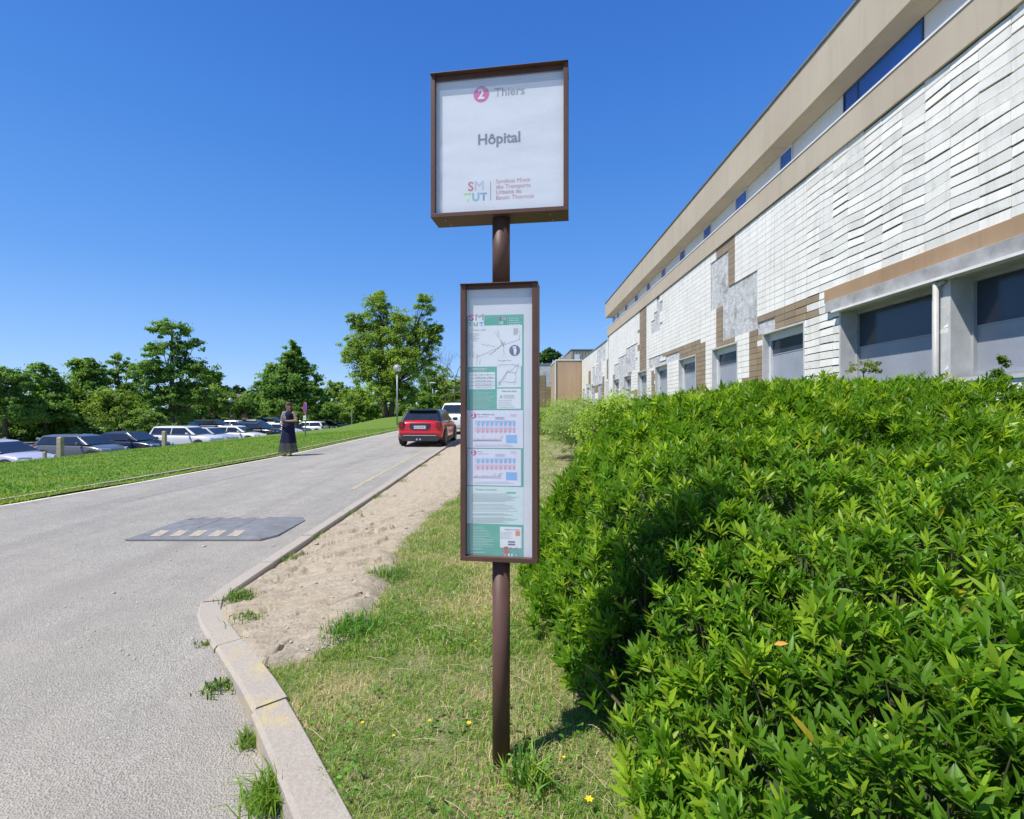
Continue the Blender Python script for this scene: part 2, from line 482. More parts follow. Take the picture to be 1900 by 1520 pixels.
# ------------------------------------------------------------------ bus stop sign
SO = Vector((-0.047, 2.11, 0)); SA = math.radians(-8)
sr = Vector((math.cos(SA), math.sin(SA), 0)); sn = Vector((-math.sin(SA), math.cos(SA), 0))   # local x, local y (away)
def on_sign(pxx, pyy, yl):
    """local (u, z) where the photograph's pixel falls on the sign's plane y = yl"""
    d = Vector(((pxx-950)/F, 1, (760-pyy)/F)); e = Vector((0, 0, EYE)); o = SO + sn*yl
    k = (o-e).dot(sn)/d.dot(sn); p = e+d*k
    return ((p-SO).dot(sr), p.z)
M_brown = pm('brown_coated_steel', (0.100, 0.052, 0.040), 0.14, 9, 0.5, 0.0, 0.3, 0.10, 300)
def glass_mat(name, haze=0.10, tint=(0.9, 0.95, 1.0), refl=0.5):
    m = bpy.data.materials.new(name); m.use_nodes = True; t = m.node_tree
    for n in list(t.nodes): t.nodes.remove(n)
    o = t.nodes.new("ShaderNodeOutputMaterial"); tr = t.nodes.new("ShaderNodeBsdfTransparent"); gl = t.nodes.new("ShaderNodeBsdfGlossy")
    gl.inputs['Roughness'].default_value = 0.03
    df = t.nodes.new("ShaderNodeBsdfDiffuse"); df.inputs[0].default_value = (*tint, 1)
    lw = t.nodes.new("ShaderNodeLayerWeight"); lw.inputs[0].default_value = 0.5
    pw = t.nodes.new("ShaderNodeMath"); pw.operation = 'POWER'; pw.inputs[1].default_value = 5; t.links.new(lw.outputs['Facing'], pw.inputs[0])
    fr = t.nodes.new("ShaderNodeMath"); fr.operation = 'MULTIPLY_ADD'; fr.inputs[1].default_value = 0.92; fr.inputs[2].default_value = 0.05; t.links.new(pw.outputs[0], fr.inputs[0])
    m1 = t.nodes.new("ShaderNodeMixShader"); m2 = t.nodes.new("ShaderNodeMixShader")
    tc = t.nodes.new("ShaderNodeTexCoord"); ns = t.nodes.new("ShaderNodeTexNoise"); ns.inputs['Scale'].default_value = 3; ns.inputs['Detail'].default_value = 6
    mp = t.nodes.new("ShaderNodeMapping"); mp.inputs['Scale'].default_value = (1, 1, 4); mp.inputs['Rotation'].default_value = (0, 0.2, 0)
    t.links.new(tc.outputs['Object'], mp.inputs[0]); t.links.new(mp.outputs[0], ns.inputs['Vector'])
    mr = t.nodes.new("ShaderNodeMapRange"); mr.inputs[1].default_value = 0.35; mr.inputs[2].default_value = 0.75
    mr.inputs[3].default_value = haze*0.7; mr.inputs[4].default_value = haze*1.8  # pale diffuse film whitens the acrylic in place of glare
    t.links.new(ns.outputs['Fac'], mr.inputs[0]); t.links.new(mr.outputs[0], m1.inputs[0])
    t.links.new(tr.outputs[0], m1.inputs[1]); t.links.new(df.outputs[0], m1.inputs[2])
    t.links.new(fr.outputs[0], m2.inputs[0]); t.links.new(m1.outputs[0], m2.inputs[1]); t.links.new(gl.outputs[0], m2.inputs[2])
    t.links.new(m2.outputs[0], o.inputs[0])
    return m
M_pane = glass_mat('glare_hazed_acrylic', 0.09)
def flat(name, c, rough=0.6): return pm(name, c, 0.03, 5, rough)
def text_obj(name, body, x0, x1, ybase, yl, mat, parent, bold=0.0, hfac=1.0):
    """lettering on the sign plane from pixel x0 to x1 with its baseline at pixel ybase"""
    cu = bpy.data.curves.new(name, 'FONT'); cu.body = body; cu.size = 1.0; cu.offset = bold; cu.resolution_u = 3
    tmp = bpy.data.objects.new(name, cu); me = bpy.data.meshes.new_from_object(tmp); bpy.data.objects.remove(tmp)
    co = np.zeros(len(me.vertices)*3, dtype=np.float32); me.vertices.foreach_get('co', co); co = co.reshape(-1, 3)
    a, b_ = co[:, 0].min(), co[:, 0].max()
    u0, z0 = on_sign(x0, ybase, yl); u1, z1 = on_sign(x1, ybase, yl)
    k = (u1-u0)/(b_-a)
    out = np.stack([u0+(co[:, 0]-a)*k, np.full(len(co), yl), z0+co[:, 1]*k*hfac], 1).astype(np.float32)
    me.vertices.foreach_set('co', out.ravel()); me.update(); me.name = name
    me.materials.clear(); me.materials.append(mat)
    o = bpy.data.objects.new(name, me); C.objects.link(o); o.parent = parent
    return o
def srect(b, x0, y0, x1, y1, yl, th=0.0003):
    u0, z0 = on_sign(x0, y0, yl); u1, z1 = on_sign(x1, y1, yl)
    b.box(min(u0, u1), max(u0, u1), yl, yl+th, min(z0, z1), max(z0, z1))
def sline(b, pts, w, yl):
    Q = [on_sign(x, y, yl) for x, y in pts]
    w *= 0.0023
    for (a, c), (d, e) in zip(Q, Q[1:]):
        l = math.hypot(d-a, e-c) or 1e-6; nx_, nz = -(e-c)/l*w/2, (d-a)/l*w/2
        b.poly([(a-nx_, yl, c-nz), (d-nx_, yl, e-nz), (d+nx_, yl, e+nz), (a+nx_, yl, c+nz)])
def sdisc(b, x, y, r, yl, seg=28):
    u, z = on_sign(x, y, yl); r *= 0.00229
    b.poly([(u+r*math.cos(2*math.pi*i/seg), yl, z+r*math.sin(2*math.pi*i/seg)) for i in range(seg)])

stop = thing('bus_stop_sign', 'tall brown bus stop post with square name box and glazed timetable case', 'bus stop sign', (SO.x, SO.y, 0), SA)
def case(u0, u1, z0, z1, y0, y1, fw, top, bot, pan_y, parent, name):
    """open fronted steel box: cap, sides, sill, back"""
    b = MB()
    b.box(u0, u0+fw, y0, y1-0.004, z0+bot, z1-0.004); b.box(u1-fw, u1, y0, y1-0.004, z0+bot, z1-0.004)
    b.box(u0+fw, u1-fw, y0+0.012, y1-0.004, z1-top, z1-0.004)
    b.box(u0-0.001, u1+0.001, y0-0.009, y1, z1-0.0038, z1)
    b.box(u0, u1, y0-0.001, y1, z0, z0+bot)
    b.box(u0+0.004, u1-0.004, y1-0.0038, y1-0.001, z0+bot, z1-0.004)
    b.box(u0+fw, u1-fw, pan_y+0.002, pan_y+0.006, z0+bot, z1-top)
    return b.build(name, M_brown, parent, bevel=0.0015)
# pole
# name box
yf = -0.06
hu0, hz1 = on_sign(799, 137, yf); hu1, _ = on_sign(1054, 113, yf); _, hz0 = on_sign(926, 397, yf)
hz1 = (hz1 + on_sign(1054, 114, yf)[1])/2
HB = case(hu0, hu1, hz0, hz1, yf, 0.06, 0.019, 0.026, 0.018, -0.037, stop, 'name_box')
M_sheet = flat('white_display_sheet', (0.70, 0.73, 0.78), 0.5)
b = MB(); b.box(hu0+0.019, hu1-0.019, -0.038, -0.0365, hz0+0.018, hz1-0.026); HP = b.build('display_panel', M_sheet, stop)
b = MB(); b.quad((hu0+0.019, -0.0455, hz0+0.018), (hu1-0.019, -0.0455, hz0+0.018), (hu1-0.019, -0.0455, hz1-0.026), (hu0+0.019, -0.0455, hz1-0.026)); b.build('glass_pane', glass_mat('name_box_acrylic', 0.16), stop)
for u, v in ((hu0+0.06, -0.03), (hu0+0.068, 0.03), (hu1-0.075, -0.03), (hu1-0.067, 0.03)):
    b = MB(); b.tube([(u, v, hz0+0.002), (u, v, hz0-0.004)], 0.0035, 8)
    b.build('bolt', pm('bolt_zinc', (0.5, 0.5, 0.5), 0.1, 5, 0.4, 0.8), HB)
yl = -0.0385
M_mag = flat('magenta_ink', (0.60, 0.045, 0.30)); M_white = flat('white_ink', (0.85, 0.85, 0.87)); M_slate = flat('slate_ink', (0.075, 0.095, 0.14))
M_greyi = flat('grey_ink', (0.22, 0.25, 0.30)); M_redi = flat('red_ink', (0.50, 0.05, 0.08)); M_lgrey = flat('light_grey_ink', (0.42, 0.45, 0.58))
M_lime = flat('lime_ink', (0.30, 0.55, 0.20)); M_cyan = flat('cyan_ink', (0.08, 0.42, 0.52)); M_blue = flat('blue_ink', (0.07, 0.28, 0.55))
b = MB(); sdisc(b, 893, 175, 15, yl); b.build('route_disc', M_mag, HP)
text_obj('route_number', '2', 886.5, 898.5, 183.5, yl-0.0004, M_white, HP, 0.03)
text_obj('lettering', 'Thiers', 917, 973.5, 179.5, yl, M_greyi, HP, 0.012)
text_obj('lettering', 'Hôpital', 887, 965.5, 269, yl, M_slate, HP, 0.028)
text_obj('lettering', 'S', 868.5, 878.5, 354.5, yl, M_redi, HP, 0.02, 1.0); text_obj('lettering', 'M', 881, 897.5, 354, yl, M_lgrey, HP, 0.0, 1.0)
text_obj('lettering', 'T', 861.5, 874, 373.5, yl, M_lime, HP, 0.04, 1.0); text_obj('lettering', 'U', 876, 889.5, 373, yl, M_cyan, HP, 0.04, 1.0); text_obj('lettering', 'T', 891, 903.5, 372, yl, M_blue, HP, 0.04, 1.0)
b = MB(); sline(b, [(910, 337), (910.5, 372)], 1.4, yl); b.build('divider', M_redi, HP)
for s_, a, e, y in (('Syndicat Mixte', 920.5, 983.5, 340.5), ('des Transports', 920.5, 984, 350.5), ('Urbains du', 920.5, 967, 360.5), ('Bassin Thiernois', 920.5, 990.5, 371)):
    text_obj('lettering', s_, a, e, y, yl, M_redi, HP, 0.0)

# timetable case
iu0, _ = on_sign(854, 760, yf); iu1, _ = on_sign(997.5, 760, yf)
iz1 = on_sign(926, 524.5, yf)[1]; iz0 = on_sign(926, 1043.5, yf)[1]
IC = case(iu0, iu1, iz0, iz1, yf, 0.05, 0.0235, 0.022, 0.020, -0.036, stop, 'timetable_case')
b = MB(); b.box(iu0+0.0235, iu1-0.0235, -0.037, -0.0355, iz0+0.020, iz1-0.022); IP = b.build('backing_board', flat('pale_backing_board', (0.66, 0.68, 0.72)), stop)
b = MB(); b.quad((iu0+0.0235, -0.0465, iz0+0.020), (iu1-0.0235, -0.0465, iz0+0.020), (iu1-0.0235, -0.0465, iz1-0.022), (iu0+0.0235, -0.0465, iz1-0.022)); b.build('glass_pane', M_pane, stop)
for za, zb in ((-0.05, iz0), (iz1, hz0+0.003)):
    b = MB(); b.tube([(0, 0, za), (0, 0, zb)], 0.0385, 28); pole = b.build('pole', M_brown, stop)
    for p in pole.data.polygons: p.use_smooth = len(p.vertices) == 4
M_teal = flat('teal_ink', (0.07, 0.38, 0.29)); M_pap = flat('poster_white', (0.74, 0.77, 0.80)); M_navy = flat('navy_ink', (0.04, 0.06, 0.19))
M_ink = flat('small_print_ink', (0.16, 0.17, 0.22)); M_pw = flat('small_print_white', (0.55, 0.72, 0.68)); M_pgreen = flat('pale_green_paper', (0.60, 0.74, 0.73))
M_sky = flat('table_blue', (0.22, 0.45, 0.78)); M_pink = flat('table_pink', (0.72, 0.32, 0.46)); M_sheetw = flat('timetable_paper', (0.72, 0.73, 0.84)); M_plum = flat('plum_ink', (0.26, 0.05, 0.14)); M_or = flat('orange_ink', (0.75, 0.20, 0.05))
A = lambda x, y: (840+x/5.63, 510+y/5.63)          # measured in two enlargements of the photograph
B = lambda x, y: (840+x/4.903, 750+y/4.903)
Y0, Y1, Y2, Y3, Y4 = -0.0375, -0.0379, -0.0383, -0.0387, -0.0391
def R_(b, fn, x0, y0, x1, y1, yl): p = fn(x0, y0); q = fn(x1, y1); srect(b, *p, *q, yl)
b = MB(); p = A(138, 428); q = B(645, 1393); srect(b, *p, *q, Y0); PO = b.build('poster', M_teal, stop)
for fn_, q_ in ((A, (160, 536.5, 725, 955)), (A, (168, 1020, 442, 1195)), (A, (462, 955.5, 712, 1175)), (A, (462, 1190, 712, 1400)), (A, (165, 432, 328, 536)), (B, (430, 1115, 625, 1312))):
    b = MB(); R_(b, fn_, *q_, Y1); b.build('white_field', M_pap, PO)
b = MB(); R_(b, B, 133, 745, 645, 1100, Y1); b.build('pale_field', M_pgreen, PO)
# rows of small print (too small to read in the photograph): broken bars
def rows(b, fn, x0, x1, y0, y1, n, h, yl, rng, ragged=0.4, gaps=True):
    for i in range(n):
        y = y0+(y1-y0)*i/max(1, n-1); x = x0; e = x1-(x1-x0)*ragged*rng.random()
        while x < e:
            w = (6+rng.random()*22); R_(b, fn, x, y, min(x+w, e), y+h, yl); x += w+(4 if gaps else 1.5)
rg = random.Random(3)
b = MB()
rows(b, A, 172, 300, 615, 690, 7, 3, Y2, rg, 0.6); rows(b, A, 172, 230, 720, 860, 12, 2.5, Y2, rg, 0.3); rows(b, A, 636, 690, 560, 625, 8, 3, Y2, rg, 0.3)
rows(b, A, 480, 660, 1310, 1385, 5, 3.2, Y2, rg, 0.4); rows(b, A, 530, 660, 1258, 1285, 3, 4, Y2, rg, 0.3)
for y in (1045, 1080, 1118, 1155): R_(b, A, 172, y, 438, y+1.5, Y2)
for x in (240, 300, 365): R_(b, A, x, 1024, x+1.5, 1190, Y2)
for y in (1070, 1105, 1140, 1175):
    for x in (250, 312, 375): rows(b, A, x, x+50, y-4, y+3, 2, 2.5, Y2, rg, 0.5)
for y0, y1, n in ((815, 885, 8), (910, 972, 6), (995, 1010, 3), (1030, 1075, 6)): rows(b, B, 175, 600, y0, y1, n, 3, Y2, rg, 0.35)
rows(b, B, 438, 545, 1165, 1222, 6, 2.5, Y2, rg, 0.4)
for k in (0, 338):
    rows(b, B, 230, 330, 114+k, 116+k, 1, 4, Y3, rg, 0.1); rows(b, B, 388, 480, 118+k, 136+k, 4, 2, Y3, rg, 0.3); rows(b, B, 200, 560, 370+k, 382+k, 2, 2.5, Y3, rg, 0.15)
b.build('small_print', M_ink, PO)
b = MB()
rows(b, A, 210, 446, 1232, 1398, 15, 3, Y2, rg, 0.35); rows(b, A, 588, 712, 450, 515, 4, 7, Y2, rg, 0.2); R_(b, A, 569, 447, 572, 514, Y2)
rows(b, B, 185, 380, 1118, 1290, 13, 4, Y2, rg, 0.6); rows(b, B, 165, 300, 1315, 1375, 3, 6, Y2, rg, 0.3); rows(b, A, 205, 350, 982, 1004, 2, 5, Y2, rg, 0.3)
b.build('small_print', M_pw, PO)
# route maps: a few winding coloured lines
def wind(fn, x0, y0, x1, y1, n, amp, rng):
    P = []
    for i in range(n+1):
        t_ = i/n; P.append(fn(x0+(x1-x0)*t_+rng.uniform(-amp, amp), y0+(y1-y0)*t_+rng.uniform(-amp, amp)))
    return P
b = MB()
for a in ((250, 870, 510, 740, 14, 9), (510, 740, 710, 670, 12, 9), (440, 600, 520, 720, 8, 10), (700, 590, 700, 690, 6, 6), (470, 585, 490, 640, 6, 9), (540, 700, 530, 850, 7, 6), (250, 870, 250, 940, 5, 8), (290, 880, 280, 940, 5, 8), (290, 720, 440, 750, 9, 12)):
    sline(b, wind(A, *a, rg), 0.55, Y2)
for a in ((470, 1160, 600, 1000, 9, 10), (600, 1000, 700, 930, 8, 9), (520, 1120, 680, 1120, 8, 10), (680, 940, 640, 1160, 8, 10), (470, 940, 600, 950, 7, 12)):
    sline(b, wind(A, *a, rg), 0.55, Y2)
b.build('route_map', flat('map_violet', (0.20, 0.20, 0.38)), PO)
b = MB()
for a in ((380, 840, 515, 730, 10, 7), (515, 730, 545, 700, 4, 8), (490, 1140, 570, 1010, 7, 6), (570, 1010, 660, 1030, 6, 12), (610, 930, 690, 950, 6, 8)): sline(b, wind(A, *a, rg), 0.9, Y3)
b.build('route_map', flat('map_grey', (0.34, 0.35, 0.40)), PO)
b = MB()
for a in ((500, 690, 530, 760, 5, 10), (470, 1120, 500, 1150, 4, 6), (245, 830, 260, 850, 3, 4)): sline(b, wind(A, *a, rg), 0.7, Y4)
b.build('route_map', M_redi, PO)
# waving figure in a navy disc
b = MB(); sdisc(b, *A(647, 790), 10.2, Y2); b.build('disc', M_navy, PO)
b = MB(); sdisc(b, *A(652, 756), 2.0, Y3, 12)
sline(b, [A(642, 782), A(632, 768), A(631, 745)], 1.5, Y3); b.poly([(*[on_sign(*A(x, y), Y3)[0]], Y3, on_sign(*A(x, y), Y3)[1]) for x, y in ((636, 770), (638, 800), (638, 838), (646, 838), (650, 806), (653, 838), (661, 838), (664, 800), (668, 798), (664, 770))])
b.build('waving_figure', M_white, PO)
# cropped logo letters on the header and the foot
for dx, dy, fn, sc in ((0, 0, A, 1.0),):
    text_obj('lettering', 'S', *[A(x, 0)[0] for x in (168, 222)], A(0, 478)[1], Y2, M_mag, PO, 0.05, 0.75)
    text_obj('lettering', 'M', *[A(x, 0)[0] for x in (238, 322)], A(0, 478)[1], Y2, M_greyi, PO, 0.0, 0.7)
    text_obj('lettering', 'T', *[A(x, 0)[0] for x in (166, 205)], A(0, 535)[1], Y2, M_lime, PO, 0.05, 0.9)
    text_obj('lettering', 'U', *[A(x, 0)[0] for x in (218, 262)], A(0, 535)[1], Y2, M_teal, PO, 0.05, 0.8)
    text_obj('lettering', 'T', *[A(x, 0)[0] for x in (278, 322)], A(0, 535)[1], Y2, M_blue, PO, 0.05, 0.8)
text_obj('lettering', 'S', *[A(x, 0)[0] for x in (483, 508)], A(0, 478)[1], Y2, M_redi, PO, 0.04); text_obj('lettering', 'M', *[A(x, 0)[0] for x in (514, 552)], A(0, 478)[1], Y2, M_lgrey, PO, 0.03, 0.8)
text_obj('lettering', 'T', *[A(x, 0)[0] for x in (474, 496)], A(0, 514)[1], Y2, M_lime, PO, 0.03); text_obj('lettering', 'U', *[A(x, 0)[0] for x in (500, 526)], A(0, 514)[1], Y2, M_white, PO, 0.04); text_obj('lettering', 'T', *[A(x, 0)[0] for x in (532, 554)], A(0, 512)[1], Y2, M_blue, PO, 0.03)
text_obj('lettering', 'S', *[B(x, 0)[0] for x in (462, 510)], B(0, 1352)[1], Y2, M_redi, PO, 0.05, 0.8); text_obj('lettering', 'M', *[B(x, 0)[0] for x in (520, 590)], B(0, 1350)[1], Y2, M_greyi, PO, 0.0, 0.65)
text_obj('lettering', 'T', *[B(x, 0)[0] for x in (450, 490)], B(0, 1390)[1], Y2, M_or, PO, 0.05, 0.8); text_obj('lettering', 'U', *[B(x, 0)[0] for x in (505, 545)], B(0, 1390)[1], Y2, M_white, PO, 0.05, 0.7); text_obj('lettering', 'T', *[B(x, 0)[0] for x in (556, 600)], B(0, 1390)[1], Y2, M_blue, PO, 0.05, 0.7)
text_obj('lettering', 'Réseau urbain', *[A(x, 0)[0] for x in (215, 345)], A(0, 585)[1], Y2, M_ink, PO, 0.0)
text_obj('lettering', 'Zone agglo Thiers', *[A(x, 0)[0] for x in (470, 615)], A(0, 903)[1], Y2, M_ink, PO, 0.0)
text_obj('lettering', 'Tarifs et titres', *[A(x, 0)[0] for x in (210, 355)], A(0, 992)[1], Y2, M_white, PO, 0.0)
text_obj('lettering', 'Points de vente', *[A(x, 0)[0] for x in (515, 665)], A(0, 1224)[1], Y2, M_slate, PO, 0.01)
text_obj('lettering', 'Transport à la demande', *[B(x, 0)[0] for x in (204, 400)], B(0, 782)[1], Y2, M_slate, PO, 0.0)
text_obj('lettering', 'Application MyBus', *[B(x, 0)[0] for x in (470, 612)], B(0, 1146)[1], Y2, M_slate, PO, 0.0)
b = MB(); sline(b, [A(495, 1285), A(505, 1256), A(515, 1285), A(495, 1285)], 1.6, Y2); b.build('leaf_mark', M_lime, PO)
b = MB(); R_(b, B, 570, 1155, 612, 1200, Y2); b.build('app_icon', M_or, PO)
b = MB(); R_(b, B, 503, 1245, 567, 1262, Y2); R_(b, B, 503, 1268, 567, 1286, Y2); b.build('store_badges', M_slate, PO)
b = MB(); R_(b, B, 490, 799, 574, 814, Y2); b.build('phone_badge', M_teal, PO)
# the two timetable sheets
b = MB(); R_(b, B, 128, 56, 640, 402, Y2+0.0001); R_(b, B, 133, 406, 622, 746, Y2); TS = b.build('timetable_sheets', M_sheetw, stop)
for k in (0, 338):
    b = MB(); sdisc(b, *B(192, 105+k), 5.2, Y3); b.build('route_disc', M_mag, TS)
    text_obj('route_number', '2', *[B(x, 0)[0] for x in (174, 197)], B(0, 118+k)[1], Y4, M_white, TS, 0.03)
    b = MB()
    R_(b, B, 198, 150+k, 572, 157+k, Y3)
    for i in range(9): R_(b, B, 220+i*41, 160+k, 242+i*41, 200+k, Y3)
    R_(b, B, 485, 280+k, 585, 354+k, Y3); b.build('weekday_table', M_sky, TS)
    b = MB(); R_(b, B, 198, 211+k, 572, 215+k, Y3)
    for i in range(9): R_(b, B, 220+i*41, 220+k, 240+i*41, 260+k, Y3)
    b.build('weekend_table', M_pink, TS)
    b = MB(); R_(b, B, 185, 329+k, 445, 337+k, Y3)
    for i in range(24): x = 190+i*10.5; L = rg.choice((10, 14, 20, 40)); sline(b, [B(x, 328+k), B(x+L*0.8, 328+k-L)], 0.35, Y3)
    for i in range(9):
        for j in range(3): R_(b, B, 203+i*41, 163+j*12+k, 212+i*41, 166+j*12+k, Y3); R_(b, B, 203+i*41, 222+j*12+k, 212+i*41, 225+j*12+k, Y3)
    b.build('stop_diagram', M_plum, TS)
    text_obj('lettering', 'Gare - Hôpital par la ville' if not k else 'ZA Thiers', *[B(x, 0)[0] for x in ((222, 377) if not k else (222, 268))], B(0, 98+k)[1], Y4, M_slate, TS, 0.02)
    b = MB(); rows(b, B, 525, 585, 92+k, 110+k, 3, 3, Y3, rg, 0.2); b.build('small_print', M_pink, TS)

# ------------------------------------------------------------------ hospital building
TH = math.atan(10/F)
BX = 6.0
def Ypx(x, D=BX): return F*D/(x-960)
M_mortar = NT('bare_mortar_backing')
t = M_mortar
f1 = t.noise(1.6, 8, 0.7, 0.3); f2 = t.noise(5.5, 10, 0.78, 0.15); f3 = t.noise(4, 5, 0.6)
c = t.ramp(f2, [(0.28, (0.24, 0.235, 0.225)), (0.44, (0.50, 0.50, 0.50)), (0.66, (0.72, 0.72, 0.72))])
c = t.mix(t.ramp(f1, [(0.50, (0, 0, 0)), (0.66, (0.8, 0.8, 0.8))]), c, (0.27, 0.26, 0.24))
M_mortar = t.set(c, 0.95, 0, 0.1, t.bump(f2, 1.0, 0.05, t.bump(f3, 0.5, 0.03)))
M_joint = pm('dark_joint', (0.045, 0.038, 0.032), 0.3, 10, 0.95)
t = NT('white_glazed_tile')
f = t.noise(0.7, 5, 0.6); g = t.n("ShaderNodeNewGeometry")
c = t.ramp(f, [(0.3, (0.80, 0.765, 0.69)), (0.65, (0.88, 0.85, 0.775))])
isl = t.ramp(g.outputs['Random Per Island'], [(0.0, (0.95, 0.95, 0.955)), (1.0, (1.0, 1.0, 1.0))])
c = t.mix(1.0, c, isl, 'MULTIPLY')
st = t.noise(1.2, 6, 0.7, 0.2, stretch=(6, 6, 0.5))
c = t.mix(t.ramp(st, [(0.5, (0, 0, 0)), (0.75, (0.6, 0.6, 0.6))]), c, (0.56, 0.53, 0.46))
gr = t.noise(3.2, 8, 0.8)
c = t.mix(t.ramp(gr, [(0.56, (0, 0, 0)), (0.68, (0.55, 0.55, 0.55))]), c, (0.50, 0.47, 0.40))
M_tile = t.set(c, 0.5, 0, 0.35, t.bump(t.noise(5, 3), 0.12, 0.02))
t = NT('brown_tile')
f = t.noise(0.9, 6, 0.7); g = t.n("ShaderNodeNewGeometry")
c = t.ramp(f, [(0.3, (0.265, 0.195, 0.115)), (0.7, (0.35, 0.26, 0.165))])
c = t.mix(1.0, c, t.ramp(g.outputs['Random Per Island'], [(0.0, (0.86, 0.86, 0.86)), (1.0, (1.06, 1.05, 1.04))]), 'MULTIPLY')
M_btile = t.set(c, 0.5, 0, 0.4, t.bump(t.noise(8, 4), 0.15, 0.02))
def render_mat(name, c0, c1, streak):
    t = NT(name)
    f = t.noise(0.5, 6, 0.6); f2 = t.noise(90, 4, 0.7)
    c = t.ramp(f, [(0.3, c0), (0.7, c1)])
    s = t.noise(0.9, 7, 0.7, 0.1, stretch=(5, 5, 0.35))
    c = t.mix(t.ramp(s, [(0.5, (0, 0, 0)), (0.85, (0.55, 0.55, 0.55))]), c, streak)
    c = t.mix(t.ramp(f2, [(0.3, (0, 0, 0)), (0.8, (0.25, 0.25, 0.25))]), c, tuple(v*0.7 for v in c0))
    return t.set(c, 0.9, 0, 0.15, t.bump(f2, 0.35, 0.008))
M_beige = render_mat('beige_render', (0.46, 0.385, 0.295), (0.53, 0.455, 0.355), (0.33, 0.28, 0.22))
M_beige2 = render_mat('stained_beige_render', (0.45, 0.30, 0.19), (0.52, 0.37, 0.25), (0.24, 0.17, 0.11))
M_fr = pm('white_frame', (0.62, 0.64, 0.66), 0.06, 5, 0.4)
M_jamb = pm('grey_jamb', (0.50, 0.50, 0.49), 0.15, 4, 0.7, bump=0.1)
M_blind = pm('grey_roller_blind', (0.29, 0.31, 0.35), 0.10, 3, 0.5)
t = NT('blind_slats'); w = t.n("ShaderNodeTexWave"); w.bands_direction = 'Z'; w.inputs['Scale'].default_value = 11; t.l(t.co.outputs['Object'], w.inputs['Vector'])
M_blind = t.set(t.ramp(t.noise(2, 5), [(0.3, (0.27, 0.29, 0.33)), (0.7, (0.34, 0.36, 0.41))]), 0.45, 0, 0.5, t.bump(w.outputs['Fac'], 0.08, 0.006))
t = NT('sky_reflection_glass')
M_skyrefl = t.set(t.ramp(t.noise(0.6, 3), [(0.35, (0.012, 0.09, 0.38)), (0.65, (0.02, 0.16, 0.62))]), 0.08, 0, 0.5)  # bright blue base colour stands in for the reflected sky
t = NT('lintel_shade_glass')
M_lintel_shade = t.set(t.ramp(t.noise(0.9, 3), [(0.35, (0.03, 0.042, 0.065)), (0.65, (0.045, 0.06, 0.09))]), 0.15, 0, 0.5)  # dark tone of the blind under the lintel's shadow
M_panel = pm('white_infill_panel', (0.62, 0.66, 0.72), 0.08, 0.8, 0.35)
M_sill = pm('pale_sill', (0.72, 0.70, 0.66), 0.1, 3, 0.6)
M_zinc = pm('zinc_capping', (0.30, 0.30, 0.30), 0.2, 3, 0.5, 0.6)
Z = lambda zr: EYE + zr*BX                     # from slope ratio to height
z_head, z_sill = Z(0.309), 1.95
z_band0, z_band1 = Z(0.80), Z(0.89)
z_f0, z_f1 = Z(1.015), Z(1.172)
hosp = thing('hospital_building', 'long building clad in white and brown tiles with beige bands and high strip of windows', 'building', (BX, 0, 0), -TH)
YA, YB = -7.0, 32.0
WIN = [(1.0, 3.2), (4.55, 6.72), (6.95, 9.0)]                       # big near windows
WIN += [(10.10+3.075*i, 11.82+3.075*i) for i in range(7)]
NEAR = 3
ROW = 0.1475; COL = 0.415
def kindof(y, zr, v):
    """tile pattern read from the photograph: zr is height over eye level"""
    def inb(y0, y1, a, c): return y0 <= y <= y1 and a <= zr <= c
    # bare patches
    if inb(13.8, 15.0, 3.34, 4.52) or inb(12.1, 14.2, 2.0, 3.52) or inb(13.4, 15.0, 3.0, 3.52): return 0
    if inb(11.25, 12.15, 1.92, 2.22): return 0
    if inb(17.8, 19.6, 1.85, 2.12) or inb(19.0, 21.9, 1.85, 2.35 if y > 20.2 else 2.0): return 0
    if inb(20.2, 21.7, 3.3, 4.8) and v > -0.15: return 0
    if inb(24.4, 26.6, 2.0, 3.3) or inb(26.2, 28.8, 1.2, 3.05) or inb(28.8, 30.0, 1.9, 2.7) or inb(27.0, 28.4, -1, 2.4): return 0
    if inb(9.9, 10.6, -2, 0.4) or inb(16.4, 17.0, 0.2, 0.9): return 0
    # brown
    if inb(13.35, 13.82, 3.5, 4.9) or inb(13.35, 14.65, 4.52, 4.9): return 2
    if inb(14.2, 14.65, 1.5, 3.34) or inb(13.6, 14.65, 1.8, 2.02): return 2
    if inb(9.75, 12.15, 1.8, 2.36): return 2
    if inb(11.85, 12.55, -2, 2.0): return 2
    if inb(15.5, 18.0, 1.8, 2.34) or inb(18.0, 19.9, 2.12, 2.34) or inb(15.5, 16.25, -2, 2.0): return 2
    if inb(20.95, 21.7, -2, 1.7): return 2
    if inb(22.5, 23.8, 1.2, 4.9) or inb(24.2, 25.2, -2, 1.0): return 2
    if inb(25.5, 26.2, 1.9, 2.5) or inb(29.3, 30.4, -2, 2.2): return 2
    if inb(4.0, 9.3, 2.0, 2.30): return 0
    return 1
def in_window(y0, y1, zlo, zhi):
    """parts of y0..y1 that are free of openings at this height"""
    segs = [(y0, y1)]
    for a, c in WIN:
        hd = z_head if a > 9.5 else z_head+0.02
        if zlo < hd-0.02 and zhi > z_sill+0.02:
            o = []
            for s, e in segs:
                if e <= a or s >= c: o.append((s, e)); continue
                if s < a: o.append((s, a))
                if e > c: o.append((c, e))
            segs = o
    return [(s, e) for s, e in segs if e-s > 0.02]
tiles = {1: MB(), 2: MB()}
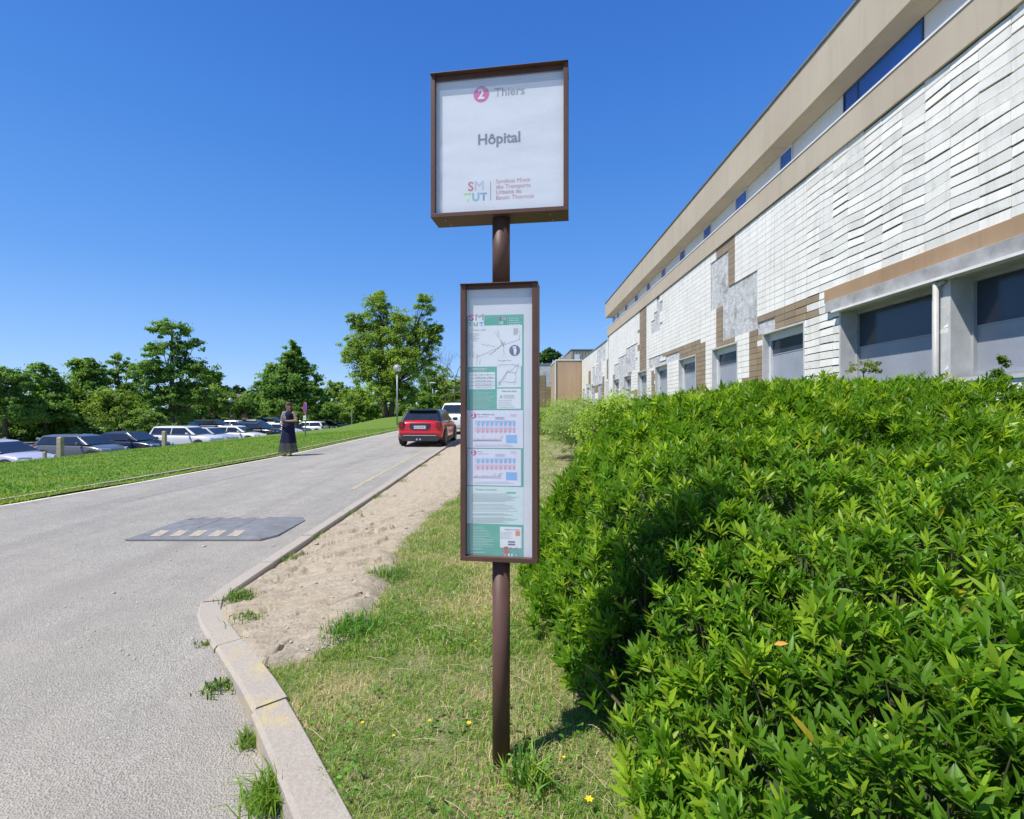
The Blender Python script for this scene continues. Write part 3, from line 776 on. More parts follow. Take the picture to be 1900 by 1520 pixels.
def tile_box(b, y0, y1, z0, z1, proud, tilt=0.0, tl=0.0):
    x = -proud
    P = [(x-tilt, y0, z0), (x-tilt-tl, y1, z0), (x+tilt-tl, y1, z1), (x+tilt, y0, z1)]
    Q = [(0.0, y0, z0), (0.0, y1, z0), (0.0, y1, z1), (0.0, y0, z1)]
    k = len(b.v); b.v += P+Q
    for f in ((0,3,2,1),(0,1,5,4),(1,2,6,5),(2,3,7,6),(3,0,4,7)): b.f.append(tuple(k+i for i in f)); b.mi.append(0)
nrow_lo = -15
rows_up = int(round((z_band0-z_head)/ROW)); ROWU = (z_band0-z_head)/rows_up
rt = random.Random(5)
for r in range(nrow_lo, rows_up):
    z0 = z_head + r*(ROWU if r >= 0 else ROW); z1 = z0 + (ROWU if r >= 0 else ROW)
    ncol = int((YB+0.0-YA)/COL)
    for c_ in range(ncol):
        y0 = YA+c_*COL; y1 = y0+COL; yc = (y0+y1)/2; zc = (z0+z1)/2
        k = kindof(yc+0.25*(n3(r*0.7, c_*0.4, 2)), zc-EYE, n3(yc, zc, 0, 0.9))
        if k == 0: continue
        for s, e in in_window(y0, y1, z0, z1):
            near = sm((11.4-yc)/2.6)
            a = rt.uniform(-1, 1)*(0.001+0.006*near); p = 0.026+rt.uniform(-1, 1)*(0.001+0.004*near)
            dz0 = rt.uniform(-1, 1)*0.03*near; gz = 0.007+0.006*near
            k0_ = len(tiles[k].v); vg = 0.008-0.005*near
            tile_box(tiles[k], s+vg, e-vg, z0+gz+max(0, dz0)*0.5, z1-gz*0.4, p, a, rt.uniform(-1, 1)*0.003*near)
            if near > 0.02:
                for q_ in range(k0_, len(tiles[k].v)):
                    vx, vy, vz = tiles[k].v[q_]; tiles[k].v[q_] = (vx-0.012*near*abs(n3(vy, vz, 3, 2.3)) if vx < -0.001 else vx, vy, vz+near*0.045*n3(vy, vz*0.6, 8, 1.9)*min(1, (z_band0-vz)/0.3, max(0, (vz-z_head-0.55)/0.3) if vz > z_head else 1))
tiles[1].build('tile_cladding', M_tile, hosp, label='white glazed tiles'); tiles[2].build('tile_cladding', M_btile, hosp, label='brown tiles')
# backing wall with openings
b = MB()
b.box(0, 0.35, YA, YB, -0.6, z_sill); b.box(0, 0.35, YA, YB, z_head, z_band0)
edges = [YA]+[v for w_ in WIN for v in w_]+[YB]
for i in range(0, len(edges), 2): b.box(0, 0.35, edges[i], edges[i+1], z_sill, z_head)
b.box(0.35, 14, YB-0.3, YB, -0.6, z_band0); b.box(0.35, 14, YA, YA+0.3, -0.6, z_band0)
b.build('wall', M_mortar, hosp)
# dark joints behind the tiles, wherever tiles stand: thin sheet just proud of mortar
jb = MB()
for r in range(nrow_lo, rows_up):
    z0 = z_head + r*(ROWU if r >= 0 else ROW); z1 = z0 + (ROWU if r >= 0 else ROW)
    run = None
    for c_ in range(ncol+1):
        y0 = YA+c_*COL; yc = y0+COL/2; zc = (z0+z1)/2
        k = kindof(yc+0.25*(n3(r*0.7, c_*0.4, 2)), zc-EYE, n3(yc, zc, 0, 0.9)) if c_ < ncol else 0
        if k and run is None: run = y0
        if (not k) and run is not None:
            for s, e in in_window(run, y0, z0, z1): jb.quad((-0.004, s, z0), (-0.004, s, z1), (-0.004, e, z1), (-0.004, e, z0))
            run = None
jb.build('joint_bed', M_joint, hosp)
# bands
b = MB()
y = YA
while y < YB:
    e = min(YB+0.05, y+6.3); b.box(-0.07, 0.35, y+0.006, e-0.006, z_band0, z_band1); y = e
b.build('lower_band', M_beige, hosp, bevel=0.008)
b = MB(); b.box(-0.085, 0.34, YA, YB+0.06, z_band1, z_band1+0.035); b.build('band_sill', M_sill, hosp)
b = MB(); b.box(-0.03, 0.33, YA, YB, z_band0-0.02, z_band0); b.build('drip_strip', M_joint, hosp)
b = MB()
y = YA-0.6
while y < YB:
    e = min(YB+0.35, y+6.3); b.box(-0.14, 0.30, y+0.006, e-0.006, z_f0, z_f1); y = e
b.box(0.30, 13.9, YA, YB+0.34, z_f0+0.01, z_f1-0.05)
b.build('fascia', M_beige, hosp, bevel=0.01)
b = MB(); b.box(-0.17, 0.32, YA-0.6, YB+0.38, z_f1, z_f1+0.045); b.build('roof_capping', M_zinc, hosp)
b = MB(); b.box(0.33, 0.45, YA, YB, z_band1+0.03, z_f0+0.01); b.box(0.45, 13.8, YB-0.2, YB, z_band1, z_f0); b.build('strip_wall', M_panel, hosp)
# clerestory: panes and panels
CG = [(31.2, 32.0), (30.0, 30.6), (27.7, 28.35), (25.3, 26.0), (23.0, 23.6), (20.6, 21.2), (18.2, 18.8), (15.75, 16.4), (13.3, 14.0), (11.1, 11.64), (7.53, 9.36), (4.4, 5.0), (1.5, 2.2)]
CG = sorted(CG)
for y0, y1 in CG:
    b = MB(); b.box(0.300, 0.331, y0+0.04, y1-0.04, z_band1+0.075, z_f0-0.04); w = b.build('high_window', M_skyrefl, hosp)
    b = MB()
    fw = 0.022
    b.box(0.28, 0.33, y0, y0+fw, z_band1+0.036, z_f0-0.002); b.box(0.28, 0.33, y1-fw, y1, z_band1+0.036, z_f0-0.002)
    b.box(0.282, 0.33, y0+fw, y1-fw, z_band1+0.036, z_band1+0.075); b.box(0.282, 0.33, y0+fw, y1-fw, z_f0-0.04, z_f0-0.002)
    if y1-y0 > 1: b.box(0.284, 0.33, y1-0.40, y1-0.365, z_band1+0.075, z_f0-0.04)
    b.build('frame', M_fr if y1-y0 < 1 else pm('dark_blue_frame', (0.04, 0.08, 0.18), 0.1, 4, 0.4), w)
ed = [YA]+[v for w_ in CG for v in w_]+[YB]
for i in range(0, len(ed), 2):
    y0, y1 = ed[i], ed[i+1]
    if y1-y0 < 0.15: continue
    b = MB(); b.box(0.305, 0.332, y0+0.01, y1-0.01, z_band1+0.036, z_f0-0.002); b.build('infill_panel', M_panel, hosp)
M_ngrey = pm('weathered_grey_frame', (0.36, 0.37, 0.38), 0.15, 5, 0.6)
b = MB(); b.box(-0.034, -0.003, 6.725, 6.945, 0.3, z_head-0.06); b.build('pier_panel', M_jamb, hosp)
# windows
for i, (y0, y1) in enumerate(WIN):
    near = i < NEAR; M_f = M_ngrey if near else M_fr
    rcs = 0.30 if near else 0.17
    b = MB()                                        # reveal lining
    zt = z_head-0.001
    b.box(-0.03, 0.34, y0-0.002, y0+0.035, z_sill, zt-0.04); b.box(-0.03, 0.34, y1-0.035, y1+0.002, z_sill, zt-0.04); b.box(-0.032, 0.34, y0-0.002, y1+0.002, zt-0.04, zt)
    b.box(-0.06, 0.34, y0-0.03, y1+0.03, z_sill-0.05, z_sill)
    w = b.build('window', M_jamb, hosp)
    b = MB(); fw = 0.035 if near else 0.06; th_ = 0.10 if near else 0.20
    a, c_, x0, x1 = y0+0.036, y1-0.036, rcs-0.05, rcs+0.02
    b.box(x0, x1, a, a+fw, z_sill+0.001, zt-0.041); b.box(x0, x1, c_-fw, c_, z_sill+0.001, zt-0.041)
    b.box(x0+0.002, x1, a+fw, c_-fw, zt-th_, zt-0.041); b.box(x0+0.002, x1, a+fw, c_-fw, z_sill+0.001, z_sill+0.06)
    b.build('frame', M_f, w)
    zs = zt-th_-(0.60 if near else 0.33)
    b = MB(); b.box(x1-0.015, x1, a+fw, c_-fw, z_sill+0.06, zs-0.02); b.build('blind', M_blind, w)
    b = MB(); b.box(x1-0.02, x1, a+fw, c_-fw, zs, zt-th_); b.build('lintel_shade_panel', M_lintel_shade, w)  # dark panel set in place of the lintel's shadow on the blind
    b = MB(); b.box(x1-0.024, x1, a+fw, c_-fw, zs-0.02, zs); b.build('blind_top_strip', M_blind, w)
b = MB(); b.box(-0.045, -0.001, 3.9, 9.42, z_head+0.205, Z(0.385)); b.build('brown_lintel_band', render_mat('weathered_brown', (0.33, 0.215, 0.125), (0.44, 0.30, 0.19), (0.22, 0.15, 0.09)), hosp, bevel=0.01)
# brown and concrete lintel over the near windows, drain pipe between them
b = MB(); b.box(-0.10, -0.001, 3.9, 9.3, z_head-0.01, z_head+0.20); b.build('lintel', pm('grey_concrete', (0.34, 0.335, 0.33), 0.3, 3.5, 0.85, bump=0.3), hosp, bevel=0.006)
b = MB(); b.box(-0.155, -0.002, 3.8, 9.05, z_head-0.05, z_head-0.012); b.build('awning_rail', M_sill, hosp)
b = MB(); b.tube([(-0.10, 6.84, 0.6), (-0.10, 6.84, z_head-0.06)], 0.035, 12); b.tube([(-0.10, 6.84, z_head-0.12), (-0.06, 6.74, z_head-0.07)], 0.03, 10); b.build('drain_pipe', pm('pale_pipe', (0.46, 0.45, 0.41), 0.1, 4, 0.5), hosp, smooth=True)

# lower wing behind it
wing = thing('low_wing', 'lower wing of white tiles with bare mortar patches beyond the tall beige banded block', 'building', (BX, 0, 0), -TH)
zt_w = Z(0.768)
WW = [(31.4, 33.0), (34.5, 36.0), (37.5, 38.9), (40.5, 41.9), (43.2, 44.2)]
WIN_bak = WIN; WIN = WW
tiles = {1: MB(), 2: MB()}
def kind2(y, zr, v):
    def inb(y0, y1, a, c): return y0 <= y <= y1 and a <= zr <= c
    if inb(33.0, 34.0, 3.3, 4.6) or inb(34.0, 38.6, 1.9, 4.5 if y < 36.5 else 3.4) and v > -0.25 or inb(40, 42.5, 0.3, 2.2) and v > -0.3: return 0
    if inb(33.2, 34.6, -2, 2.3) or inb(32.0, 32.6, 2.0, 3.3) or inb(34.5, 39.0, 1.3, 1.95) or inb(39.7, 40.6, 1.5, 3.2): return 2
    return 1
for r in range(-15, 20):
    z0 = z_head+r*ROW; z1 = z0+ROW
    if z1 > zt_w: break
    for c_ in range(int(13/COL)):
        y0 = 32.06+c_*COL; y1 = y0+COL; yc = (y0+y1)/2; zc = (z0+z1)/2
        k = kind2(yc, zc-EYE, n3(yc, zc, 4, 0.8))
        if k == 0: continue
        for s, e in in_window(y0, y1, z0, z1): tile_box(tiles[k], s+0.004, e-0.004, z0+0.008, z1-0.006, 0.022, rt.uniform(-1, 1)*0.002)
tiles[1].build('tile_cladding', M_tile, wing, label='white glazed tiles'); tiles[2].build('tile_cladding', M_btile, wing, label='brown tiles')
b = MB(); b.box(0, 0.35, 32.01, 45, -0.6, z_sill); b.box(0, 0.35, 32.01, 45, z_head, zt_w)
edges = [32.01]+[v for w_ in WW[1:] for v in w_]+[45]
for i in range(0, len(edges), 2): b.box(0, 0.35, edges[i], edges[i+1], z_sill, z_head)
b.box(0.35, 12, 44.7, 45, -0.6, zt_w)
b.build('wall', M_mortar, wing)
b = MB(); b.box(-0.05, 0.38, 32.42, 45.02, zt_w, zt_w+0.06); b.build('roof_capping', M_zinc, wing)
for y0, y1 in WW[1:]:
    b = MB(); b.box(0.12, 0.34, y0-0.002, y1+0.002, z_sill, z_head-0.25); w = b.build('window', M_blind, wing)
    b = MB(); b.box(0.09, 0.118, y0, y1, z_head-0.25, z_head-0.002); b.box(0.09, 0.118, y0, y0+0.06, z_sill, z_head-0.25); b.build('frame', M_fr, w)
WIN = WIN_bak

# beige cross block, tiled block behind it, far metal clad block
p0 = px(1032, 668, 45.2); p1 = px(1079.6, 668, 45.2)
blk = thing('beige_block', 'plain stained beige rendered block closing the end of the low tiled wing', 'building', (p0.x, 45.2, 0))
b = MB(); b.box(0, 9, 0, 6, -0.5, p0.z-0.06); b.build('wall', M_beige2, blk)
b = MB(); b.box(-0.05, 9.05, -0.05, 6.05, p0.z-0.06, p0.z+0.04); b.build('roof_capping', M_sill, blk)
b = MB(); b.tube([(-0.07, -0.05, 0), (-0.07, -0.05, p0.z-0.1)], 0.06, 8); b.build('drain_pipe', M_fr, blk)
q0 = px(985, 676, 56); q1 = px(1034, 676, 56)
blk2 = thing('tiled_block', 'small block with brown tiles below and streaked pale patches above, left of the beige block', 'building', (q0.x, 56, 0))
b = MB(); b.box(0, 8, 0, 6, -0.5, q0.z-0.05); b.build('wall', M_mortar, blk2)
tb = MB(); W_ = 8
for r in range(int((q0.z)/0.42)):
    for c_ in range(int(W_/0.85)):
        x0 = c_*0.85; z0 = r*0.42; zz = z0/q0.z
        if zz > 0.62 and not (x0 < 1.6 and zz < 0.8): continue
        tb.box(x0+0.01, x0+0.84, -0.04, -0.001, z0+0.01, z0+0.41)
tb.build('tile_cladding', M_btile, blk2)
b = MB(); b.box(-0.05, 8.05, -0.06, 6.05, q0.z-0.05, q0.z+0.08); b.build('roof_capping', M_zinc, blk2)
r0 = px(1060, 648, 92); r1 = px(1097, 648, 92)
far = thing('far_clad_block', 'distant grey ribbed metal clad block rising above the wing roof', 'building', (r0.x, 92, 0))
b = MB(); b.box(0, 9, 0, 14, -1, r0.z-0.2); b.build('wall', pm('tan_cladding', (0.33, 0.30, 0.24), 0.12, 0.6, 0.7), far)
b = MB()
for i in range(16): b.box(0.06+i*0.56, 0.40+i*0.56, -0.08, -0.001, 5, r0.z-0.25)
b.build('ribs', pm('rib_metal', (0.28, 0.26, 0.22), 0.1, 1, 0.6), far)
b = MB(); b.box(-0.1, 9.1, -0.15, 14.1, r0.z-0.2, r0.z); b.build('roof_capping', M_zinc, far)
b = MB(); b.box(0.6, 1.6, -0.12, -0.085, r0.z-2.0, r0.z-1.0); b.build('window', M_panel, far)
b = MB(); b.box(-1.6, -0.02, 6, 14, -1, r0.z-0.9); b.build('side_wall', M_beige, far)

# ------------------------------------------------------------------ speed cushion
M_rub = pm('black_rubber', (0.17, 0.175, 0.185), 0.2, 9, 0.8, bump=0.4, bscale=120)
M_patch = pm('cream_reflector', (0.38, 0.33, 0.25), 0.3, 20, 0.6)
cu0, cu1, cy0, cy1 = -4.62, -2.88, 5.78, 6.98
cush = thing('speed_cushion', 'dark grey rubber speed cushion with cream reflective squares bolted across the lane', 'speed cushion', (0, 0, road_z(6.2)+0.002))
b = MB(); ramp = 0.33; hh = 0.058
def ring(x0, x1, y0, y1, z):
    return [(x0, y0, z), (x1-0.12, y0, z), (x1, y0+0.2, z), (x1, y1-0.2, z), (x1-0.12, y1, z), (x0, y1, z)]
b.rings([ring(cu0, cu1, cy0, cy1, 0), ring(cu0+0.01, cu1-0.008, cy0+0.006, cy1-0.006, 0.016), ring(cu0+0.3, cu1-0.30, cy0+ramp, cy1-ramp, hh), ring(cu0+0.34, cu1-0.34, cy0+ramp+0.04, cy1-ramp-0.04, hh+0.004)])
b.build('mat', M_rub, cush)
for side in (0, 1):
    for i in range(7 if side == 0 else 6):
        xx = cu1-0.44-0.235*i - (0.12 if side else 0)
        if xx < cu0+0.2: continue
        def pt(x, s):                       # s along the ramp
            y = cy0+0.02+s*(ramp-0.03) if side == 0 else cy1-0.02-s*(ramp-0.03)
            return (x, y, 0.016+(hh-0.016)*(s*(ramp-0.03)+0.014)/(ramp-0.006)+0.0035)
        b = MB(); q = [pt(xx-0.13, 0.22), pt(xx, 0.22), pt(xx, 0.85), pt(xx-0.13, 0.85)]
        if side: q = q[::-1]
        b.poly(q); b.build('reflective_patch', M_patch, cush)
for x in (cu1-0.62, cu1-1.1):
    b = MB(); b.quad((x, cy0+ramp+0.04, hh+0.0055), (x+0.008, cy0+ramp+0.04, hh+0.0055), (x+0.008, cy1-ramp-0.04, hh+0.0055), (x, cy1-ramp-0.04, hh+0.0055)); b.build('seam', M_joint, cush)
b = MB()
for (xa, ya, xb, yb) in ((cu1-0.24, 6.34, cu1-0.13, 6.345), (cu1-0.13, 6.34, cu1-0.09, 6.46)):
    z = lambda x: 0.016+(hh-0.016)*(cu1-x)/0.3+0.004
    b.poly([(xa, ya, z(xa)), (xb, yb, z(xb)), (xb, yb+0.018, z(xb)), (xa, ya+0.018, z(xa))])
b.build('arrow_mark', M_patch, cush)

# ------------------------------------------------------------------ vegetation builders
def leaf_cloud(P, D, N, L, W, fold=0.25, curl=0.0, segs=2):
    """P base points, D axis, N facing normal (all n,3), L,W (n,). returns verts, polys"""
    n = len(P); D = unit(D); S = unit(np.cross(D, N)); N = np.cross(S, D)
    L = L[:, None]; W = W[:, None]
    if segs == 1:       # folded diamond: base, right, tip, left
        V = np.stack([P, P+D*L*0.45+S*W*0.5+N*W*fold, P+D*L-N*L*curl, P+D*L*0.45-S*W*0.5+N*W*fold], 1).reshape(-1, 3)
        i = np.arange(n)[:, None]*4
        return V, [i+np.array([[0, 1, 2, 3]])], 4
    m1 = P+D*L*0.33; m2 = P+D*L*0.70-N*L*curl*0.5; tip = P+D*L-N*L*curl
    V = np.stack([P, m1+S*W*0.46+N*W*fold, m1, m1-S*W*0.46+N*W*fold, m2+S*W*0.40+N*W*fold, m2, m2-S*W*0.40+N*W*fold, tip], 1).reshape(-1, 3)
    i = np.arange(n)[:, None]*8
    T = np.concatenate([i+np.array([[0, 1, 2]]), i+np.array([[0, 2, 3]]), i+np.array([[4, 7, 5]]), i+np.array([[5, 7, 6]])])
    Q = np.concatenate([i+np.array([[1, 4, 5, 2]]), i+np.array([[2, 5, 6, 3]])])
    return V, [T, Q], 8
def rnd_dir(n, rng=R):
    return unit(rng.normal(size=(n, 3)))

# ------------------------------------------------------------------ laurel hedge
HBX = [(0.7, 0.42), (1.3, 0.36), (1.8, 0.42), (2.17, 0.40), (2.7, 0.22), (3.5, 0.10), (4.3, 0.10), (5.2, 0.35), (6.5, 1.1), (8.0, 2.2), (11, 3.3)]
def lerp_tab(tab, v):
    xs = [a for a, _ in tab]; return float(np.interp(v, xs, [b_ for _, b_ in tab]))
HMX = [(0.6, 0.62), (1.2, 0.80), (1.8, 0.97), (2.5, 1.16), (3.3, 1.38), (4.3, 1.62), (5.5, 1.73), (7, 1.76), (9.5, 1.76)]
def hedge_h(x, y):
    s = x-lerp_tab(HBX, y)
    if s < 0: return 0
    f = min(1.0, (y-0.62)/0.25)
    if f <= 0: return 0
    m = lerp_tab(HMX, y)*(1-math.exp(-(s+0.03)/(0.42+0.25*sm((y-3)/3))))*math.sqrt(f)
    m *= 1.0 if y < 7.6 else max(0, 1-(y-7.6)/1.6)**0.5 if y < 9.2 else 0
    m *= 1 - 0.75*sm((x-4.7-0.0)/0.7)
    lump = 0.13*n3(x, y, 0, 1.9)+0.07*n3(x, y, 3, 4.2)
    return max(0, m*(1+0.9*lump))
hx = np.arange(0.0, 5.6, 0.05); hy = np.arange(0.6, 9.3, 0.05)
HH = np.array([[hedge_h(x, y) for x in hx] for y in hy])
gy, gx = np.gradient(HH, 0.05)
gz0 = np.array([[road_z(y)+0.08 for x in hx] for y in hy])
hedge = thing('laurel_hedge', 'big glossy green laurel hedge filling the right side in front of the building', 'hedge', (1.0, 4.0, 0))
hedge.location = (0, 0, 0)
cells = []
area = np.sqrt(1+gx**2+gy**2)*0.0025
yy, xx = np.meshgrid(hy, hx, indexing='ij')
ok = HH > 0.06
dist = np.sqrt(xx**2+yy**2+(EYE-HH)**2)
dens = np.where(dist < 1.6, 980, np.where(dist < 3, 880, np.where(dist < 5, 650, 480)))
lam = np.where(ok, area*dens, 0).ravel()
cnt = R.poisson(lam)
idx = np.repeat(np.arange(len(lam)), cnt)
sx_ = xx.ravel()[idx]+R.uniform(-0.025, 0.025, len(idx)); sy_ = yy.ravel()[idx]+R.uniform(-0.025, 0.025, len(idx))
sz_ = HH.ravel()[idx]+gz0.ravel()[idx]
NN = unit(np.stack([-gx.ravel()[idx], -gy.ravel()[idx], np.ones(len(idx))], 1))
depth = R.random(len(idx))**1.6*0.26
P = np.stack([sx_, sy_, sz_], 1)-NN*depth[:, None]
# vertical faces: sample the side walls by sliding points down the profile
keep = (P[:, 2] > 0.03) & (np.sqrt(P[:, 0]**2+P[:, 1]**2+(P[:, 2]-EYE)**2) > 0.85)
# gaps: fewer shoots in noise hollows
gn = np.array([n3(a, b_, c_, 3.1) for a, b_, c_ in P])
keep &= R.random(len(P)) < np.clip(0.90+1.6*gn, 0.15, 1)
P = P[keep]; NN = NN[keep]; depth = depth[keep]; gn = gn[keep]
ax = unit(NN*0.40+np.array([0, 0, 1.0])+R.normal(size=P.shape)*0.30+np.array([-0.12, -0.10, 0]))
nsh = len(P); K = 9
dcam = np.linalg.norm(P-np.array([0, 0, EYE]), axis=1)
t1 = unit(np.cross(ax, rnd_dir(nsh))); t2 = np.cross(ax, t1)
LP, LD, LN, LL, LW, LC = [], [], [], [], [], []
scale = np.clip(R.normal(0.87, 0.22, nsh), 0.4, 1.4)
young = (R.random(nsh) < 0.30) & (depth < 0.09)
for k in range(K):
    ang = k*2.39996+R.uniform(-0.35, 0.35, nsh)
    rad = t1*np.cos(ang)[:, None]+t2*np.sin(ang)[:, None]
    lift = 0.25+0.75*(k/K)+R.uniform(-0.15, 0.15, nsh)
    d = unit(rad+ax*(lift[:, None]*2.3))
    pos = P+ax*((k/K)*0.055)[None] if False else P+ax*((k/K)*0.055*scale)[:, None]
    LP.append(pos); LD.append(d); LN.append(unit(ax-rad*0.4+R.normal(size=ax.shape)*0.25))
    L = (0.078-0.022*abs(k/K-0.4))*scale*R.uniform(0.85, 1.15, nsh)
    LL.append(L); LW.append(L*R.uniform(0.19, 0.28, nsh))
    base = np.where(young[:, None], np.array([[0.29, 0.43, 0.03]]), np.array([[0.115, 0.245, 0.016]]))
    c = base*(1+R.normal(0, 0.16, (nsh, 1)))*np.array([[1, 1, 1]])
    c = c*(1+0.25*gn[:, None])
    LC.append(np.clip(c, 0.005, 1))
LP, LD, LN = map(np.concatenate, (LP, LD, LN)); LL, LW, LC = np.concatenate(LL), np.concatenate(LW), np.concatenate(LC)
od = R.random(len(LL)); LC[od < 0.0025] = (0.50, 0.38, 0.04); LC[(od > 0.006) & (od < 0.02)] = (0.20, 0.26, 0.03)
farm = np.tile(dcam, K) > 3.6
for m_, sg in ((~farm, 2), (farm, 1)):
    V, Pl, nv = leaf_cloud(LP[m_], LD[m_], LN[m_], LL[m_]*(1.0 if sg == 2 else 1.1), LW[m_]*(1 if sg == 2 else 1.15), 0.16, 0.12, sg)
    np_obj('foliage', V, Pl, M_laurel, hedge, col=np.repeat(LC[m_], nv, 0), smooth=False)
# stems under the shoots, and the dense twiggy inside of the hedge
st_ = MB()
sel = np.where(dcam < 3.2)[0]; sel = R.choice(sel, min(1500, len(sel)), replace=False)
for i in sel:
    p = Vector(P[i]+ax[i]*0.05); q = Vector(P[i]-NN[i]*0.10-np.array([0, 0, 0.14])); m = (p+q)/2+Vector(R.normal(size=3)*0.012)
    st_.tube([q, m, p], [0.004, 0.003, 0.002], 4, False)
for i in range(140):
    x = R.uniform(0.5, 4.5); y = R.uniform(1.1, 6.5); h = hedge_h(x, y)
    if h < 0.4: continue
    a = Vector((x, y, 0.0)); e = Vector((x+R.normal()*0.2, y+R.normal()*0.2, h-0.1+road_z(y)))
    st_.tube([a, (a+e)/2+Vector((R.normal()*0.05, R.normal()*0.05, 0)), e], [0.014, 0.010, 0.005], 5, False)
st_.build('stems', pm('laurel_stem', (0.09, 0.09, 0.035), 0.3, 20, 0.8), hedge, smooth=True)
# inner core: one dark sheet, coloured as the shaded depth of the hedge
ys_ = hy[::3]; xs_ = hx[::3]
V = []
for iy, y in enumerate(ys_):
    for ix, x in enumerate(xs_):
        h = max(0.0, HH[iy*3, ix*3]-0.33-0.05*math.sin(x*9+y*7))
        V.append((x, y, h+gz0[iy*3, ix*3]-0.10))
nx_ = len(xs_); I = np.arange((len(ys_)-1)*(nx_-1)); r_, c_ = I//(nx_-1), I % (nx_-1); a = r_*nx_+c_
np_obj('inner_shade_core', np.array(V), [np.stack([a, a+1, a+nx_+1, a+nx_], 1)], pm('shaded_core', (0.03, 0.05, 0.014), 0.5, 30, 0.95, bump=1.0, bscale=30), hedge, smooth=True)

# ------------------------------------------------------------------ grass
def blades(n, xy, zf, hmin, hmax, w, cols, lean=0.5, rng=R):
    x, y = xy; z = zf
    P = np.stack([x, y, z], 1)
    a = rng.uniform(0, 2*math.pi, n); out = np.stack([np.cos(a), np.sin(a), np.zeros(n)], 1)
    h = rng.uniform(hmin, hmax, n)
    ln = rng.uniform(0.05, lean, n)[:, None]
    S = np.stack([-np.sin(a), np.cos(a), np.zeros(n)], 1)
    tw = rng.uniform(-0.6, 0.6, n)[:, None]; S = unit(S+out*tw)
    H = h[:, None]; W = (w*rng.uniform(0.6, 1.3, n))[:, None]
    up = np.array([[0, 0, 1.0]])
    m = P+up*H*0.55+out*H*ln*0.3; t_ = P+up*H*(1-0.35*ln)+out*H*ln
    V = np.stack([P-S*W*0.5, P+S*W*0.5, m+S*W*0.42, m-S*W*0.42, t_], 1).reshape(-1, 3)
    i = np.arange(n)[:, None]*5
    pol = [i+np.array([[0, 1, 2, 3]]), i+np.array([[3, 2, 4]])]
    c = cols*(1+rng.normal(0, 0.15, (n, 1)))
    return V, pol, np.repeat(np.clip(c, 0.01, 1), 5, 0)
GREEN = np.array([0.13, 0.29, 0.025]); YG = np.array([0.30, 0.40, 0.05]); STRAW = np.array([0.62, 0.51, 0.30])
def verge_blades(n, y0, y1, hmin, hmax, w, name):
    y = y0+(y1-y0)*R.random(n)**1.2
    x = R.uniform(-1.9, 1.4 if y1 < 4 else 1.2, n)
    z = np.zeros(n); keep = np.zeros(n, bool); col = np.zeros((n, 3))
    for i in range(n):
        xi, yi = x[i], y[i]
        k = xi-kerb_x(yi)-0.17; e = xi-dirt_edge(yi)
        if k < 0: continue
        on_dirt = (e < 0 and yi > 2.6)
        pn = n3(xi, yi, 7, 2.2); pn2 = n3(xi, yi, 9, 5.5)
        if on_dirt:
            if not (k < 0.12+0.1*pn2 and R.random() < 0.75) and R.random() > math.exp(e/0.07): continue
        if pn2+0.6*pn < -0.5 and R.random() < 0.6: continue
        keep[i] = True; z[i] = verge_z(xi, yi)-0.015
        u = R.random()
        fr = 0.18+1.1*max(0, pn)
        if u < fr*0.75: col[i] = STRAW
        elif u < fr+0.25: col[i] = YG
        else: col[i] = GREEN
    x, y, z, col = x[keep], y[keep], z[keep], col[keep]
    V, pol, c = blades(len(x), (x, y), z, hmin, hmax, w, col, 1.6)
    return V, pol, c
parts = [verge_blades(110000, 0.9, 3.6, 0.012, 0.055, 0.0030, 'a'), verge_blades(80000, 3.0, 8.0, 0.018, 0.065, 0.0045, 'b'), verge_blades(12000, 7.5, 26, 0.03, 0.10, 0.012, 'c')]
off = 0; VV, CC, T4, T3 = [], [], [], []
for V, pol, c in parts:
    VV.append(V); CC.append(c); T4.append(pol[0]+off); T3.append(pol[1]+off); off += len(V)
np_obj('verge_grass', np.concatenate(VV), [np.concatenate(T4), np.concatenate(T3)], M_grass, col=np.concatenate(CC), kind='stuff')
# lawn blades
n = 60000
y = 7.5+26*R.random(n)**1.6; x = np.array([road_left(v) for v in y])+0.03-R.random(n)*np.minimum(11.2, y*1.1)
z = np.array([lawn_z(a, b_) for a, b_ in zip(x, y)])-0.01
u = R.random(n)[:, None]; edge = (np.array([road_left(v) for v in y])-x < 0.45)[:, None]
pt_ = np.array([n3(a, b_, 2, 0.9)+0.5*n3(a, b_, 5, 3) for a, b_ in zip(x, y)])[:, None]
col = np.where(edge & (u < 0.7), YG*1.05, np.where(u < 0.62-0.9*pt_, GREEN*1.05, YG))
V, pol, c = blades(n, (x, y), z, 0.03, 0.075, 0.022, col, 0.9)
np_obj('lawn_grass', V, pol, M_grass, col=c, kind='stuff')
# low broad-leaved weeds (clover, plantain) among the grass
n = 5200
x = R.uniform(-1.2, 1.3, n); y = 0.95+R.random(n)**1.3*3.0
gn_ = np.array([n3(a, b_, 12, 3.2) for a, b_ in zip(x, y)]); k = np.array([a-kerb_x(b_)-0.2 for a, b_ in zip(x, y)]); de = np.array([a-dirt_edge(b_) for a, b_ in zip(x, y)])
kp = (gn_ > 0.02) & (k > 0) & ((de > 0) | (y < 2.6))
x, y = x[kp], y[kp]; n = len(x); z = np.array([verge_z(a, b_) for a, b_ in zip(x, y)])+R.uniform(0.02, 0.055, n)
D = unit(np.stack([R.normal(size=n), R.normal(size=n), R.uniform(0, 0.5, n)], 1)); N_ = unit(np.stack([R.normal(size=n)*0.3, R.normal(size=n)*0.3, np.ones(n)], 1))
V, pol, nv = leaf_cloud(np.stack([x, y, z], 1), D, N_, R.uniform(0.014, 0.034, n), R.uniform(0.010, 0.02, n), 0.1, 0.1, 2)
